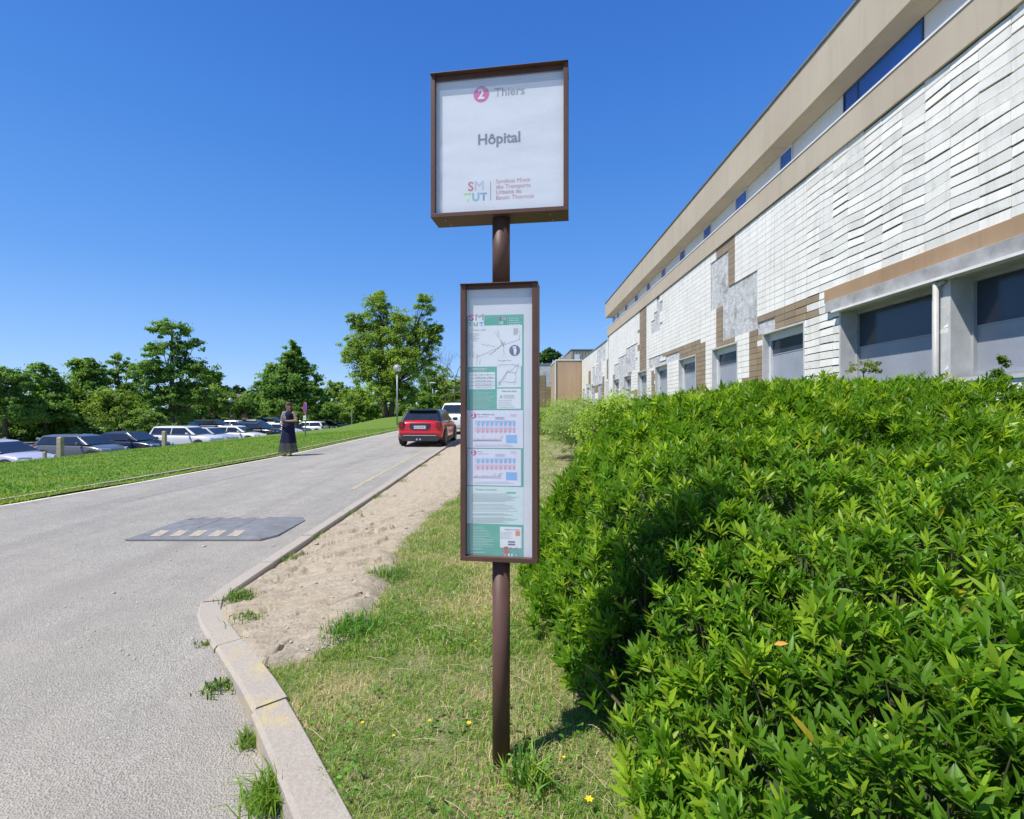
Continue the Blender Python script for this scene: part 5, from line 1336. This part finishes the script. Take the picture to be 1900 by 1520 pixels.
def make_car(label, kind, body, loc, rz, roof=None, group=None, detail=False, rim=None):
    q = SH[kind]; L, W, H, wr = q['L'], q['W'], q['H'], q['wr']; hw0 = W/2
    t_ = thing('car', label, 'car', loc, rz, group)
    b = MB(); rs = []
    for fy, zt, fw, zb in q['low']:
        zt *= H; zb *= H; hw = hw0*fw; cr = 0.025*H
        half = [(hw*0.50, zt+cr*0.8), (hw*0.86, zt+cr*0.2), (hw*0.965, zt-0.05), (hw*0.995, zt-0.16), (hw, (zt+zb)/2), (hw*0.985, zb+0.12), (hw*0.93, zb)]
        ring_ = [(0, zt+cr)]+half+[(0, zb)]+[(-x, z) for x, z in reversed(half)]
        rs.append([(x, fy*L, z) for x, z in ring_])
    b.rings(rs); b.build('body', body, t_, smooth=True, sub=1)
    y0, y1, y0t, y1t, wb, wt = q['cab']; y0, y1, y0t, y1t = y0*L, y1*L, y0t*L, y1t*L
    zb = 0.655*H; zr = H-0.035; wb *= hw0; wt *= hw0
    def cab(s, inset=0.0, out=0.0):        # ring at height share s
        ya = y0+(y0t-y0)*s; yb = y1+(y1t-y1)*s; w = wb+(wt-wb)*s; z = zb+(zr-zb)*s
        return ya, yb, w, z
    b = MB(); rs = []
    for s in (0, 0.5, 0.94, 1.0):
        ya, yb, w, z = cab(s); k = 0.05 if s < 1 else 0.12
        if s == 1.0: ya += 0.07; yb -= 0.07; w -= 0.06; z = zr+0.005
        rs.append([(-w+k, ya, z), (w-k, ya, z), (w, ya+k, z), (w, yb-k*1.5, z), (w-k, yb, z), (-w+k, yb, z), (-w, yb-k*1.5, z), (-w, ya+k, z)])
    b.rings(rs); b.rings([rs[-1], [(x*0.75, y*0.8+(y0t+y1t)*0.1, z+0.03) for x, y, z in rs[-1]]])
    b.build('roof', roof or body, t_, smooth=False, bevel=0.045)
    e = 0.006
    def pnl(name, pts, mat=M_cgl, par=t_):
        b = MB(); n = (Vector(pts[1])-Vector(pts[0])).cross(Vector(pts[3])-Vector(pts[0])).normalized()
        P = [Vector(p)+n*e for p in pts]; Q = [Vector(p)-n*0.01 for p in pts]
        b.rings([[tuple(p) for p in Q], [tuple(p) for p in P]]); return b.build(name, mat, par)
    a0, b0, w0, z0 = cab(0.04); a1, b1, w1, z1 = cab(0.86)
    pnl('rear_window', [(-w0+0.09, a0, z0), (w0-0.09, a0, z0), (w1-0.08, a1, z1), (-w1+0.08, a1, z1)])
    pnl('windscreen', [(w0-0.07, b0, z0), (-w0+0.07, b0, z0), (-w1+0.07, b1, z1), (w1-0.07, b1, z1)])
    for sx in (1, -1):
        a0, b0, w0, z0 = cab(0.06); a1, b1, w1, z1 = cab(0.84); ym = (a0+b0)*0.5-0.05
        for ya, yb, yat, ybt in ((a0+0.16, ym-0.03, a1+0.12, ym-0.03), (ym+0.03, b0-0.20, ym+0.03, b1-0.10)):
            P = [(w0*sx, ya, z0), (w0*sx, yb, z0), (w1*sx, ybt, z1), (w1*sx, yat, z1)]
            if sx < 0: P = P[::-1]
            pnl('side_window', P)
    # wheels with their dark arches
    for fy in (-0.325, 0.325):
        for sx in (1, -1):
            cx = sx*(hw0-0.085); cy = fy*L; cz = wr
            b = MB(); n = 22
            prof = [(-0.10, wr*0.62), (-0.105, wr*0.92), (-0.075, wr), (0.075, wr), (0.107, wr*0.92), (0.10, wr*0.62)]
            b.rings([[(cx+dx*sx, cy+math.cos(2*math.pi*j/n)*r_, cz+math.sin(2*math.pi*j/n)*r_) for j in range(n)] for dx, r_ in prof])
            w = b.build('wheel', M_tyre, t_, smooth=False)
            b = MB(); ox = cx+sx*0.1005
            for j in range(5):
                a = 2*math.pi*j/5+0.3; c_, s_ = math.cos(a), math.sin(a); r0, r1, hw_ = 0.04, wr*0.60, 0.035
                b.poly([(ox+sx*0.003, cy+c_*r0-s_*hw_, cz+s_*r0+c_*hw_), (ox+sx*0.003, cy+c_*r1-s_*hw_, cz+s_*r1+c_*hw_), (ox+sx*0.003, cy+c_*r1+s_*hw_, cz+s_*r1-c_*hw_), (ox+sx*0.003, cy+c_*r0+s_*hw_, cz+s_*r0-c_*hw_)])
            b.rings([[(ox+sx*0.002, cy+math.cos(2*math.pi*j/16)*r_, cz+math.sin(2*math.pi*j/16)*r_) for j in range(16)] for r_ in (wr*0.66, wr*0.56)], (False, False))
            b.rings([[(ox+sx*0.006, cy+math.cos(2*math.pi*j/12)*r_, cz+math.sin(2*math.pi*j/12)*r_) for j in range(12)] for r_ in (0.06, 0.05)])
            b.build('rim', rim or M_rim, w)
            b = MB(); ax_ = sx*(hw0+0.004); R0, R1 = wr+0.015, wr+0.075
            seg = [(-0.15+1.30*j/12)*math.pi for j in range(13)]
            seg = [math.pi*(-0.08)+math.pi*1.16*j/12 for j in range(13)]
            b.rings([[(ax_-sx*0.10, cy+math.cos(a)*R0, cz+math.sin(a)*R0), (ax_, cy+math.cos(a)*R0, cz+math.sin(a)*R0), (ax_, cy+math.cos(a)*R1, cz+math.sin(a)*R1), (ax_-sx*0.10, cy+math.cos(a)*R1, cz+math.sin(a)*R1)] for a in seg])
            b.build('wheel_arch', M_plast, t_)
    zs = 0.155*H
    b = MB(); b.hexa([(-hw0*0.98, -L*0.19, zs-0.04), (hw0*0.98, -L*0.19, zs-0.04), (hw0*0.98, L*0.19, zs-0.04), (-hw0*0.98, L*0.19, zs-0.04), (-hw0*1.004, -L*0.2, zs+0.07), (hw0*1.004, -L*0.2, zs+0.07), (hw0*1.004, L*0.2, zs+0.07), (-hw0*1.004, L*0.2, zs+0.07)]); b.build('sill', M_plast, t_)
    for sx in (1, -1):
        if not detail:
            b = MB(); x0, x1 = sx*hw0*0.50, sx*hw0*0.90; yb = L*0.485; z0_, z1_ = 0.44*H, 0.52*H
            b.hexa([(x0, yb-0.10, z0_), (x1, yb-0.28, z0_), (x1, yb-0.38, z0_), (x0, yb-0.2, z0_), (x0, yb-0.12, z1_), (x1, yb-0.34, z1_+0.02), (x1, yb-0.42, z1_+0.02), (x0, yb-0.22, z1_)]); b.v = [(x, y+0.115, z) for x, y, z in b.v]; b.build('headlight', M_lamp, t_, bevel=0.01)
        b = MB(); z0_, z1_ = (0.50*H, 0.66*H)
        if kind == 'mini':
            c0 = (sx*hw0*0.80, -L*0.5-0.012, 0.575*H)
            for rx_, rz_, yo, m_, nm in ((0.115, 0.135, 0.0, M_plast, 'tail_light_surround'), (0.095, 0.115, -0.012, M_tail, 'tail_light')):
                b = MB(); ring0 = []
                for j in range(16):
                    a = 2*math.pi*j/16; u = math.copysign(abs(math.cos(a))**0.6, math.cos(a)); v = math.copysign(abs(math.sin(a))**0.6, math.sin(a)); ring0.append((c0[0]+u*rx_, c0[1]+yo, c0[2]+v*rz_))
                ringb = [(x, y+0.09, z) for x, y, z in ring0]
                b.rings([ringb, [(x, y+0.01, z) for x, y, z in ring0], [(c0[0]+(x-c0[0])*0.85, y, c0[2]+(z-c0[2])*0.85) for x, y, z in ring0]]); b.build(nm, m_, t_, smooth=False)
        else:
            b.box(min(sx*hw0*0.70, sx*hw0*0.955), max(sx*hw0*0.70, sx*hw0*0.955), -L*0.49-0.015, -L*0.45, z0_-0.02, z1_-0.03); b.build('tail_light', M_tail, t_, bevel=0.02)
        b = MB(); xm = sx*(hw0+0.02); ym = y1*0.62
        b.rings([[(xm+sx*dx, ym+dy, 0.70*H+dz) for dx, dz in ((0, -0.06), (0.14, -0.06), (0.17, 0), (0.14, 0.07), (0, 0.06), (-0.05, 0))] for dy in (-0.05, 0.05)]); b.build('mirror', M_plast if detail else body, t_, bevel=0.015)
    if detail:
        yr = -L*0.5
        b = MB(); b.rings([[(-0.66, yr+0.10, 0.19), (0.66, yr+0.10, 0.19), (0.80, yr+0.10, 0.30), (0.70, yr+0.10, 0.405), (-0.70, yr+0.10, 0.405), (-0.80, yr+0.10, 0.30)], [(-0.64, yr-0.022, 0.20), (0.64, yr-0.022, 0.20), (0.76, yr-0.022, 0.30), (0.66, yr-0.022, 0.40), (-0.66, yr-0.022, 0.40), (-0.76, yr-0.022, 0.30)]]); b.build('rear_bumper', M_plast, t_, bevel=0.02)
        b = MB(); b.box(-0.62, 0.62, yr-0.034, yr-0.0225, 0.395, 0.43); b.build('bumper_trim', M_chrome, t_, bevel=0.004)
        b = MB(); b.rings([[(-0.80, yr+0.1, 0.46), (0.80, yr+0.1, 0.46), (0.80, yr+0.1, 0.60), (-0.80, yr+0.1, 0.60)], [(-0.76, yr-0.022, 0.475), (0.76, yr-0.022, 0.475), (0.76, yr-0.014, 0.56), (-0.76, yr-0.014, 0.56)]]); b.build('bumper_ledge', body, t_, bevel=0.02)
        b = MB(); b.rings([[(-0.36, yr+0.05, 0.64), (0.36, yr+0.05, 0.64), (0.41, yr+0.05, 0.74), (0.38, yr+0.05, 0.87), (-0.38, yr+0.05, 0.87), (-0.41, yr+0.05, 0.74)], [(-0.34, yr-0.012, 0.65), (0.34, yr-0.012, 0.65), (0.395, yr-0.012, 0.74), (0.365, yr-0.012, 0.86), (-0.365, yr-0.012, 0.86), (-0.395, yr-0.012, 0.74)]]); b.build('plate_surround', M_plast, t_, bevel=0.01)
        b = MB(); b.box(-0.26, 0.26, yr-0.026, yr-0.0125, 0.665, 0.775); pl = b.build('number_plate', pm('plate_white', (0.70, 0.72, 0.75), 0.03, 3, 0.4), t_)
        b = MB(); b.box(-0.26, -0.215, yr-0.0275, yr-0.0262, 0.666, 0.774); b.box(0.215, 0.26, yr-0.0275, yr-0.0262, 0.666, 0.774); b.build('plate_band', pm('plate_blue', (0.02, 0.06, 0.35), 0.05, 3, 0.4), pl)
        cu = bpy.data.curves.new('plate_number', 'FONT'); cu.body = 'GE-278-BK'; cu.size = 1; cu.offset = 0.02
        tmp = bpy.data.objects.new('x', cu); me = bpy.data.meshes.new_from_object(tmp); bpy.data.objects.remove(tmp)
        xs = [v.co.x for v in me.vertices]; k = 0.40/(max(xs)-min(xs))
        for v in me.vertices: v.co = ((v.co.x-min(xs))*k-0.20, yr-0.0275, 0.69+v.co.y*k*1.15)
        me.materials.clear(); me.materials.append(M_ink); o = bpy.data.objects.new('plate_number', me); C.objects.link(o); o.parent = pl
        b = MB(); b.tube([(-0.10, yr-0.05, 0.27), (-0.10, yr+0.1, 0.27)], 0.04, 12); b.tube([(0.02, yr-0.05, 0.27), (0.02, yr+0.1, 0.27)], 0.04, 12); b.build('exhaust_pipes', M_chrome, t_)
        b = MB(); b.hexa([(-0.52, -1.58, H-0.075), (0.52, -1.58, H-0.075), (0.54, -1.3, H-0.045), (-0.54, -1.3, H-0.045), (-0.52, -1.58, H-0.04), (0.52, -1.58, H-0.04), (0.54, -1.3, H-0.005), (-0.54, -1.3, H-0.005)]); b.build('spoiler', P_black, t_, bevel=0.01)
        b = MB(); b.tube([(0, -1.70, 0.97), (-0.16, -1.715, 0.985), (-0.30, -1.70, 1.0)], 0.010, 6); b.build('rear_wiper', M_plast, t_)
    return t_
make_car('small red hatchback with black roof seen from behind, parked at the right kerb', 'mini', P_red, (-3.37, 18.0+1.92, road_z(19.5)), math.radians(-1.5), P_black, detail=True, rim=M_rimd)
make_car('white car parked in front of the red hatchback, half hidden by the timetable case', 'suv', P_white, (-2.45, 27.0, road_z(27)), math.radians(-14))
LZ = -1.22
row = [(20.8, 'sedan', P_lilac, 'pale silver car cut by the left frame edge, nearest in the parked row'), (25.3, 'hatch', P_grey, 'dark grey car between the wooden post and the round shrub'), (28.7, 'sedan', P_navy, 'navy low car left of the white van-like car in the nearest row'), (33.0, 'suv', P_white, 'large white car, the tallest in the near row at left'), (36.2, 'hatch', P_silver, 'silver car right next to the large white car'), (39.0, 'sedan', P_white, 'white saloon two places right of the large white car'), (43.2, 'suv', P_black, 'black sport utility car just left of the standing woman'), (46.6, 'hatch', P_white, 'white hatchback touching the left side of the woman'), (49.5, 'hatch', P_navy, 'dark car behind the standing woman'), (53.0, 'hatch', P_white, 'white hatchback directly behind the no parking sign'), (56.0, 'sedan', P_black, 'black car just right of the no parking sign'), (59.2, 'sedan', P_grey, 'grey car second to the right of the no parking sign'), (62.4, 'sedan', P_silver, 'silver car third to the right of the no parking sign'), (66.0, 'hatch', P_white, 'white hatchback fourth to the right of the no parking sign'), (69.6, 'suv', P_navy, 'dark blue tall car fifth to the right of the no parking sign'), (73.6, 'hatch', P_black, 'black hatchback near the right end of the parked row'), (78.2, 'sedan', P_navy, 'dark blue car at the far right end of the parked row')]
for y, k, m, lab in row:
    rev = y == 53.0
    make_car(lab, k, m, (-22.4+0.3*math.sin(y), y, LZ), math.radians(-92+3*math.sin(y*1.7)) if not rev else math.radians(88), group='cars parked in the near row of the car park')
row2 = [(45.0, 'hatch', P_navy, 'dark car in the back row, seen over the roof of the silver car'), (50.0, 'hatch', P_grey, 'grey car in the back row, far left'), (54.5, 'suv', P_black, 'black car in the back row above the white saloon'), (59, 'sedan', P_white, 'white car in the back row above the black sport utility car'), (63.5, 'hatch', P_grey, 'grey car in the back row left of the woman'), (68, 'suv', P_navy, 'dark blue car in the back row beside the woman'), (80, 'sedan', P_silver, 'silver car in the back row far behind the sign')]
for y, k, m, lab in row2: make_car(lab, k, m, (-33.5, y, LZ), math.radians(-90+2*math.sin(y)), group='cars parked in the back row of the car park')

# ------------------------------------------------------------------ woman
wd = 15.1; wx = (535-950)/F*wd; wz = road_z(wd)+0.002
wom = thing('person', 'woman in long navy dress and sunglasses at the road edge, looking at a phone', 'person', (wx, wd, wz), math.radians(-8))
M_skin = pm('skin', (0.50, 0.29, 0.20), 0.06, 12, 0.55); M_hair = pm('brown_hair', (0.07, 0.042, 0.026), 0.4, 60, 0.6, bump=0.6, bscale=120)
M_dress = pm('navy_dress', (0.018, 0.020, 0.045), 0.2, 10, 0.9, spec=0.1, bump=0.3, bscale=20)
t = NT('printed_dress'); M_print = t.set(t.ramp(t.voro(38, 'F1', 'Distance'), [(0.25, (0.40, 0.40, 0.48)), (0.45, (0.10, 0.10, 0.17))]), 0.9, spec=0.1)
class SK:
    def __init__(s): s.v = []; s.r = []; s.e = []
    def add(s, co, r, par=None):
        s.v.append(co); s.r.append(r); i = len(s.v)-1
        if par is not None: s.e.append((par, i))
        return i
    def chain(s, par, pts):
        for co, r in pts: par = s.add(co, r, par)
        return par
k = SK()
pel = k.add((0, 0, 0.90), 0.125)
ch = k.chain(pel, [((0, 0.01, 1.04), 0.105), ((0, 0.0, 1.18), 0.115), ((0, 0.01, 1.30), 0.115)])
nk = k.chain(ch, [((0, 0.015, 1.385), 0.055), ((0, 0.0, 1.44), 0.050)])
hd = k.chain(nk, [((0, -0.015, 1.49), 0.070), ((0, -0.008, 1.55), 0.088), ((0, 0.0, 1.605), 0.076)])
for sx in (1, -1):
    kn = k.chain(pel, [((0.095*sx, 0, 0.82), 0.085), ((0.10*sx, -0.01, 0.48), 0.055), ((0.095*sx, 0.015, 0.30), 0.050), ((0.09*sx, 0.02, 0.09), 0.034), ((0.10*sx, -0.05, 0.045), 0.034), ((0.11*sx, -0.13, 0.03), 0.025)])
    sh = k.chain(ch, [((0.16*sx, 0.01, 1.335), 0.055)])
    if sx > 0: pts = [((0.215, 0.02, 1.22), 0.044), ((0.245, 0.02, 1.10), 0.036), ((0.15, -0.12, 1.08), 0.031), ((0.055, -0.20, 1.09), 0.022)]; hc = Vector((0.02, -0.225, 1.095)); fd = Vector((-0.8, -0.4, 0.15)).normalized()
    else: pts = [((-0.215, 0.03, 1.22), 0.044), ((-0.25, 0.03, 1.09), 0.036), ((-0.19, -0.08, 1.02), 0.031), ((-0.13, -0.16, 0.98), 0.022)]; hc = Vector((-0.105, -0.19, 0.985)); fd = Vector((0.6, -0.7, 0.1)).normalized()
    wr_ = k.chain(sh, pts); pm_ = k.add(tuple(hc), 0.024, wr_)
    sd = fd.cross(Vector((0, 0, 1))).normalized()
    for j, ln_ in enumerate((0.058, 0.068, 0.062, 0.050)):
        o_ = sd*(0.027-0.018*j)+Vector((0, 0, 0.0))
        a = hc+o_+fd*0.030; k.chain(pm_, [(tuple(a), 0.0085), (tuple(a+fd*ln_*0.5+Vector((0, 0, 0.004))), 0.008), (tuple(a+fd*ln_*0.85+Vector((0, 0, 0.018))), 0.007)])
    a = hc-sd*0.0+Vector((0, 0, 0.015)); k.chain(pm_, [(tuple(hc+sd*0.030+Vector((0, 0, 0.014))), 0.010), (tuple(hc+sd*0.030+fd*0.035+Vector((0, 0, 0.032))), 0.008)])
me = bpy.data.meshes.new('body'); me.from_pydata(k.v, k.e, []); me.materials.append(M_skin)
o = bpy.data.objects.new('body', me); C.objects.link(o); o.parent = wom
md = o.modifiers.new('skin', 'SKIN')
for i, r_ in enumerate(k.r): me.skin_vertices[0].data[i].radius = (r_, r_)
me.skin_vertices[0].data[0].use_root = True; md.use_smooth_shade = True
o.modifiers.new('sub', 'SUBSURF').render_levels = 2
def ell(b, c, r, seg=14, rgs=9, t0=0.0, t1=math.pi):
    b.rings([[(c[0]+r[0]*math.sin(a)*math.cos(q), c[1]+r[1]*math.sin(a)*math.sin(q), c[2]+r[2]*math.cos(a)) for q in np.linspace(0, 2*math.pi, seg+1)[:-1]] for a in np.linspace(t0+0.05, t1-0.05, rgs)])
# face: nose, mouth, ears
b = MB(); ell(b, (0, -0.098, 1.535), (0.010, 0.016, 0.020)); b.build('nose', M_skin, wom, smooth=True)
b = MB(); ell(b, (0, -0.086, 1.498), (0.020, 0.008, 0.006)); b.build('mouth', pm('lips', (0.35, 0.10, 0.09), 0.1, 10, 0.4), wom, smooth=True)
for sx in (1, -1): b = MB(); ell(b, (0.083*sx, 0.0, 1.54), (0.010, 0.018, 0.028)); b.build('ear', M_skin, wom, smooth=True)
b = MB()
for sx in (1, -1): ell(b, (0.034*sx, -0.090, 1.558), (0.028, 0.010, 0.019))
b.box(-0.012, 0.012, -0.100, -0.094, 1.560, 1.566); b.tube([(0.06, -0.085, 1.562), (0.088, 0.0, 1.555)], 0.003, 5); b.tube([(-0.06, -0.085, 1.562), (-0.088, 0.0, 1.555)], 0.003, 5)
b.build('sunglasses', M_plast, wom, smooth=True)
b = MB()
for a, zz, rx_, ry_ in ((0, 0, 0, 0),):
    rs = []
    for (z, rx, ryf, ryb) in ((1.445, 0.090, 0.00, 0.098), (1.49, 0.100, 0.010, 0.112), (1.54, 0.104, 0.035, 0.118), (1.585, 0.104, 0.098, 0.118), (1.625, 0.094, 0.095, 0.105), (1.655, 0.066, 0.068, 0.075), (1.672, 0.025, 0.03, 0.03)):
        ring_ = []
        for q in np.linspace(0, 2*math.pi, 23)[:-1]:
            yv = math.sin(q); w_ = 1+0.05*math.sin(q*9+z*40)
            ring_.append((rx*math.cos(q)*w_, 0.012+(ryb if yv > 0 else ryf)*yv*w_, z))
        rs.append(ring_)
    b.rings(rs)
b.build('hair', M_hair, wom, smooth=True)
# dress
def dress(name, prof, mats, cap=(False, False)):
    b = MB(); rs = []; n = 32
    for z, rx, ry, fold, cy in prof:
        rs.append([((rx+fold*math.sin(q*7+z*3))*math.cos(q), cy+(ry+fold*math.sin(q*7+z*3+1))*math.sin(q), z) for q in np.linspace(0, 2*math.pi, n+1)[:-1]])
    k0 = len(b.f); b.rings(rs, cap)
    for i, f in enumerate(b.f):
        c = sum((Vector(b.v[j]) for j in f), Vector())/len(f)
        b.mi[i] = 1 if (c.x < -0.015-0.10*max(0, c.z-1.2) and c.y < 0.02 and c.z > 1.08) or (c.x < -0.17 and c.z > 0.55) else 0
    return b.build(name, mats, wom, smooth=True)
dress('dress', [(1.385, 0.125, 0.060, 0, 0.012), (1.365, 0.175, 0.085, 0, 0.01), (1.31, 0.178, 0.120, 0, 0.0), (1.24, 0.172, 0.138, 0.002, -0.005), (1.12, 0.150, 0.122, 0.003, 0.0), (1.03, 0.158, 0.128, 0.004, 0.0), (0.90, 0.190, 0.150, 0.006, 0), (0.70, 0.210, 0.170, 0.011, 0), (0.50, 0.232, 0.190, 0.016, 0), (0.40, 0.245, 0.20, 0.018, 0)], [M_dress, M_print])
m = bpy.data.materials.new('sheer_fabric'); m.use_nodes = True; nt = m.node_tree; pb = nt.nodes['Principled BSDF']; pb.inputs['Base Color'].default_value = (0.03, 0.032, 0.06, 1); pb.inputs['Roughness'].default_value = 0.8; pb.inputs['Alpha'].default_value = 0.62
dress('sheer_hem', [(0.41, 0.244, 0.20, 0.018, 0), (0.25, 0.265, 0.215, 0.022, 0), (0.10, 0.285, 0.225, 0.026, 0)], [m, m])
for sx in (1, -1): b = MB(); b.rings([[(0.105*sx+u, v, z) for u, v in ((-0.04, 0.045), (0.035, 0.045), (0.045, -0.06), (0.04, -0.15), (0.0, -0.17), (-0.035, -0.14), (-0.045, -0.04))] for z in (0.0, 0.022)]); b.build('sandal', M_plast, wom, bevel=0.004)
b = MB(); b.box(-0.075, 0.075, -0.045, 0.045, -0.005, 0.005)
o = b.build('phone', M_plast, label='dark phone held in both hands by the woman at the road edge', cat='phone', bevel=0.003)
o.location = (wx-0.06, wd-0.265, wz+1.115); o.rotation_euler = (math.radians(28), 0, math.radians(-8))

# ------------------------------------------------------------------ lamps, signs, posts
M_galv = pm('galvanised_steel', (0.36, 0.38, 0.40), 0.12, 4, 0.5, 0.5)
def lamp(label, fx, ytop, ybase, d, gr, hat=False):
    x = (fx-950)/F*d; zb = EYE+(760-ybase)/F*d; zt = EYE+(760-ytop)/F*d
    t_ = thing('street_lamp', label, 'street lamp', (x, d, zb)); h = zt-zb
    b = MB(); b.tube([(0, 0, -0.6), (0, 0, h-gr*0.9)], [0.06, 0.045], 12); b.build('pole', M_galv, t_, smooth=True)
    b = MB(); b.tube([(0, 0, h-gr*1.25), (0, 0, h-gr*0.72)], [0.07, 0.10], 12); b.build('collar', M_plast, t_)
    if hat:
        b = MB(); ell(b, (0, 0, h), (gr*1.5, gr*1.5, gr*0.35)); b.build('lamp_head', pm('pale_lamp_head', (0.6, 0.6, 0.6), 0.1, 3, 0.4), t_, smooth=True)
    else:
        g = bpy.data.materials.get('globe_acrylic')
        if g is None:
            t2 = NT('globe_acrylic'); g = t2.set((0.62, 0.58, 0.58), 0.12, 0, 0.6); t2.b.inputs['Alpha'].default_value = 0.55
        b = MB(); ell(b, (0, 0, h), (gr, gr, gr), 20, 14); b.build('globe', g, t_, smooth=True)
        b = MB(); b.tube([(0, 0, h-gr*0.8), (0, 0, h+gr*0.3)], [0.05, 0.07], 10); b.build('bulb_holder', M_sill, t_)
lamp('tall street lamp with a clear globe standing left of the red car', 737, 683.5, 782, 36, 0.29)
lamp('small lamp with a flat pale head among the dark trees above the red car', 803, 711, 748, 58, 0.30, True)
lamp('distant globe lamp in front of the brown roofed house at left', 427, 743, 790, 62, 0.30)
b = MB(); b.tube([(0, 0, -1), (0, 0, 1.7)], 0.05, 10); b.tube([(0, 0, 1.7), (0, 0, 1.75)], 0.06, 10)
o = b.build('metal_post', M_galv, label='thin grey metal post standing among the far parked cars', cat='post'); o.location = px(653, 790, 50)
# no parking sign, leaning a little
d = 27.4; sg = thing('no_parking_sign', 'round blue and red no parking sign on a leaning grey post in the lawn', 'road sign', (px(565.5, 0, d).x, d, lawn_z(px(565.5, 0, d).x, d)), math.radians(-52))
lean = 0.10; zc = EYE+(760-757)/F*d-sg.location.z
def LX(z): return lean*z*0.55
b = MB(); b.tube([(0, 0.03, -0.3), (LX(zc)-0.0, 0.03+lean*z if False else 0.03, zc+0.25)], 0.035, 10); b.build('post', M_galv, sg, smooth=True)
def disc(b, cx, cz, r, y, seg=32, y1=None): b.rings([[(cx+r*math.cos(2*math.pi*i/seg), yy_, cz+r*math.sin(2*math.pi*i/seg)) for i in range(seg)] for yy_ in ((y1 if y1 is not None else y+0.002), y)])
b = MB(); disc(b, LX(zc), zc, 0.335, -0.03, y1=0.0); b.build('back_plate', M_galv, sg)
b = MB(); disc(b, LX(zc), zc, 0.325, -0.0335); dd = b.build('red_ring', pm('sign_red', (0.55, 0.02, 0.03), 0.08, 4, 0.4), sg)
b = MB(); disc(b, LX(zc), zc, 0.245, -0.0365); b.build('blue_field', pm('sign_blue', (0.02, 0.06, 0.42), 0.08, 4, 0.4), sg)
b = MB(); c45 = 0.7071; q = [(-0.03, 0.25), (0.03, 0.25), (0.03, -0.25), (-0.03, -0.25)]
b.poly([(LX(zc)+(u*c45+v*-c45), -0.0395, zc+(u*c45+v*c45)) for u, v in q]); b.build('slash', pm('sign_red', (0.5,0,0)), sg)
zp = zc-0.56; b = MB(); b.box(LX(zp)-0.26, LX(zp)+0.26, -0.03, -0.005, zp-0.12, zp+0.12); pp = b.build('plate', pm('plate_cream', (0.62, 0.62, 0.58), 0.06, 4, 0.5), sg)
b = MB()
for i, (a, e_) in enumerate(((-0.19, 0.17), (-0.15, 0.19))): b.box(LX(zp)+a, LX(zp)+e_, -0.0325, -0.0305, zp+0.02-0.07*i, zp+0.05-0.07*i)
b.build('small_print', M_ink, pp)
M_wood = pm('weathered_wood', (0.42, 0.34, 0.22), 0.25, 7, 0.85, bump=0.5)
for fx, y0_, y1_, d, lab in ((112, 811, 851, 19.8, 'pale wooden bollard on the lawn edge, nearest of the low posts'), (305, 800, 834, 25.8, 'slim wooden bollard before the large white car'), (83, 838, 852, 20.2, 'very short wooden stake left of the nearest bollard')):
    p = px(fx, y1_, d); b = MB(); h = (y1_-y0_)/F*d; w = 0.085 if y1_-y0_ > 20 else 0.05
    b.rings([[(-w, -w, -0.3), (w, -w, -0.3), (w, w, -0.3), (-w, w, -0.3)], [(-w, -w, h-0.04), (w, -w, h-0.04), (w, w, h-0.04), (-w, w, h-0.04)], [(-w*0.7, -w*0.7, h), (w*0.7, -w*0.7, h), (w*0.7, w*0.7, h), (-w*0.7, w*0.7, h)]])
    o = b.build('wooden_bollard', M_wood, label=lab, cat='bollard', bevel=0.008); o.location = p
# house with a brown roof beyond the car park
d = 98; hp = px(440, 745, d); hs = thing('house', 'low brick house with a brown roof beyond the car park trees', 'house', (hp.x, d, -1.2))
hh = hp.z+1.2; b = MB(); b.box(-5.5, 6, 0, 8, 0, hh-0.6); b.build('wall', pm('brick_red', (0.30, 0.13, 0.09), 0.2, 3, 0.9), hs)
b = MB(); zr0 = hh-0.6; zr1 = zr0+(20/F*d)
b.rings([[(-6, -0.6, zr0), (6.5, -0.6, zr0), (6.5, 8.6, zr0), (-6, 8.6, zr0)], [(-2.0, 3.8, zr1), (5.8, 3.8, zr1), (5.8, 4.2, zr1), (-2.0, 4.2, zr1)]]); rf = b.build('roof', pm('brown_roof', (0.20, 0.11, 0.075), 0.2, 2, 0.8), hs)
b = MB(); b.box(3.0, 4.0, 3.5, 4.6, zr1-0.5, zr1+0.7); b.build('chimney', M_zinc, rf)
b = MB(); b.box(-6.05, 6.55, -0.75, -0.6, zr0-0.25, zr0+0.05); b.build('gutter', M_fr, hs)
b = MB(); b.box(-9.5, -5.6, 1, 6, 0, zr0+0.9); b.build('annex', pm('annex_wall', (0.28, 0.14, 0.10), 0.2, 3, 0.9), hs); b = MB(); b.box(-9.8, -5.55, 0.7, 6.3, zr0+0.9, zr0+1.15); b.build('annex_roof', M_sill, hs)
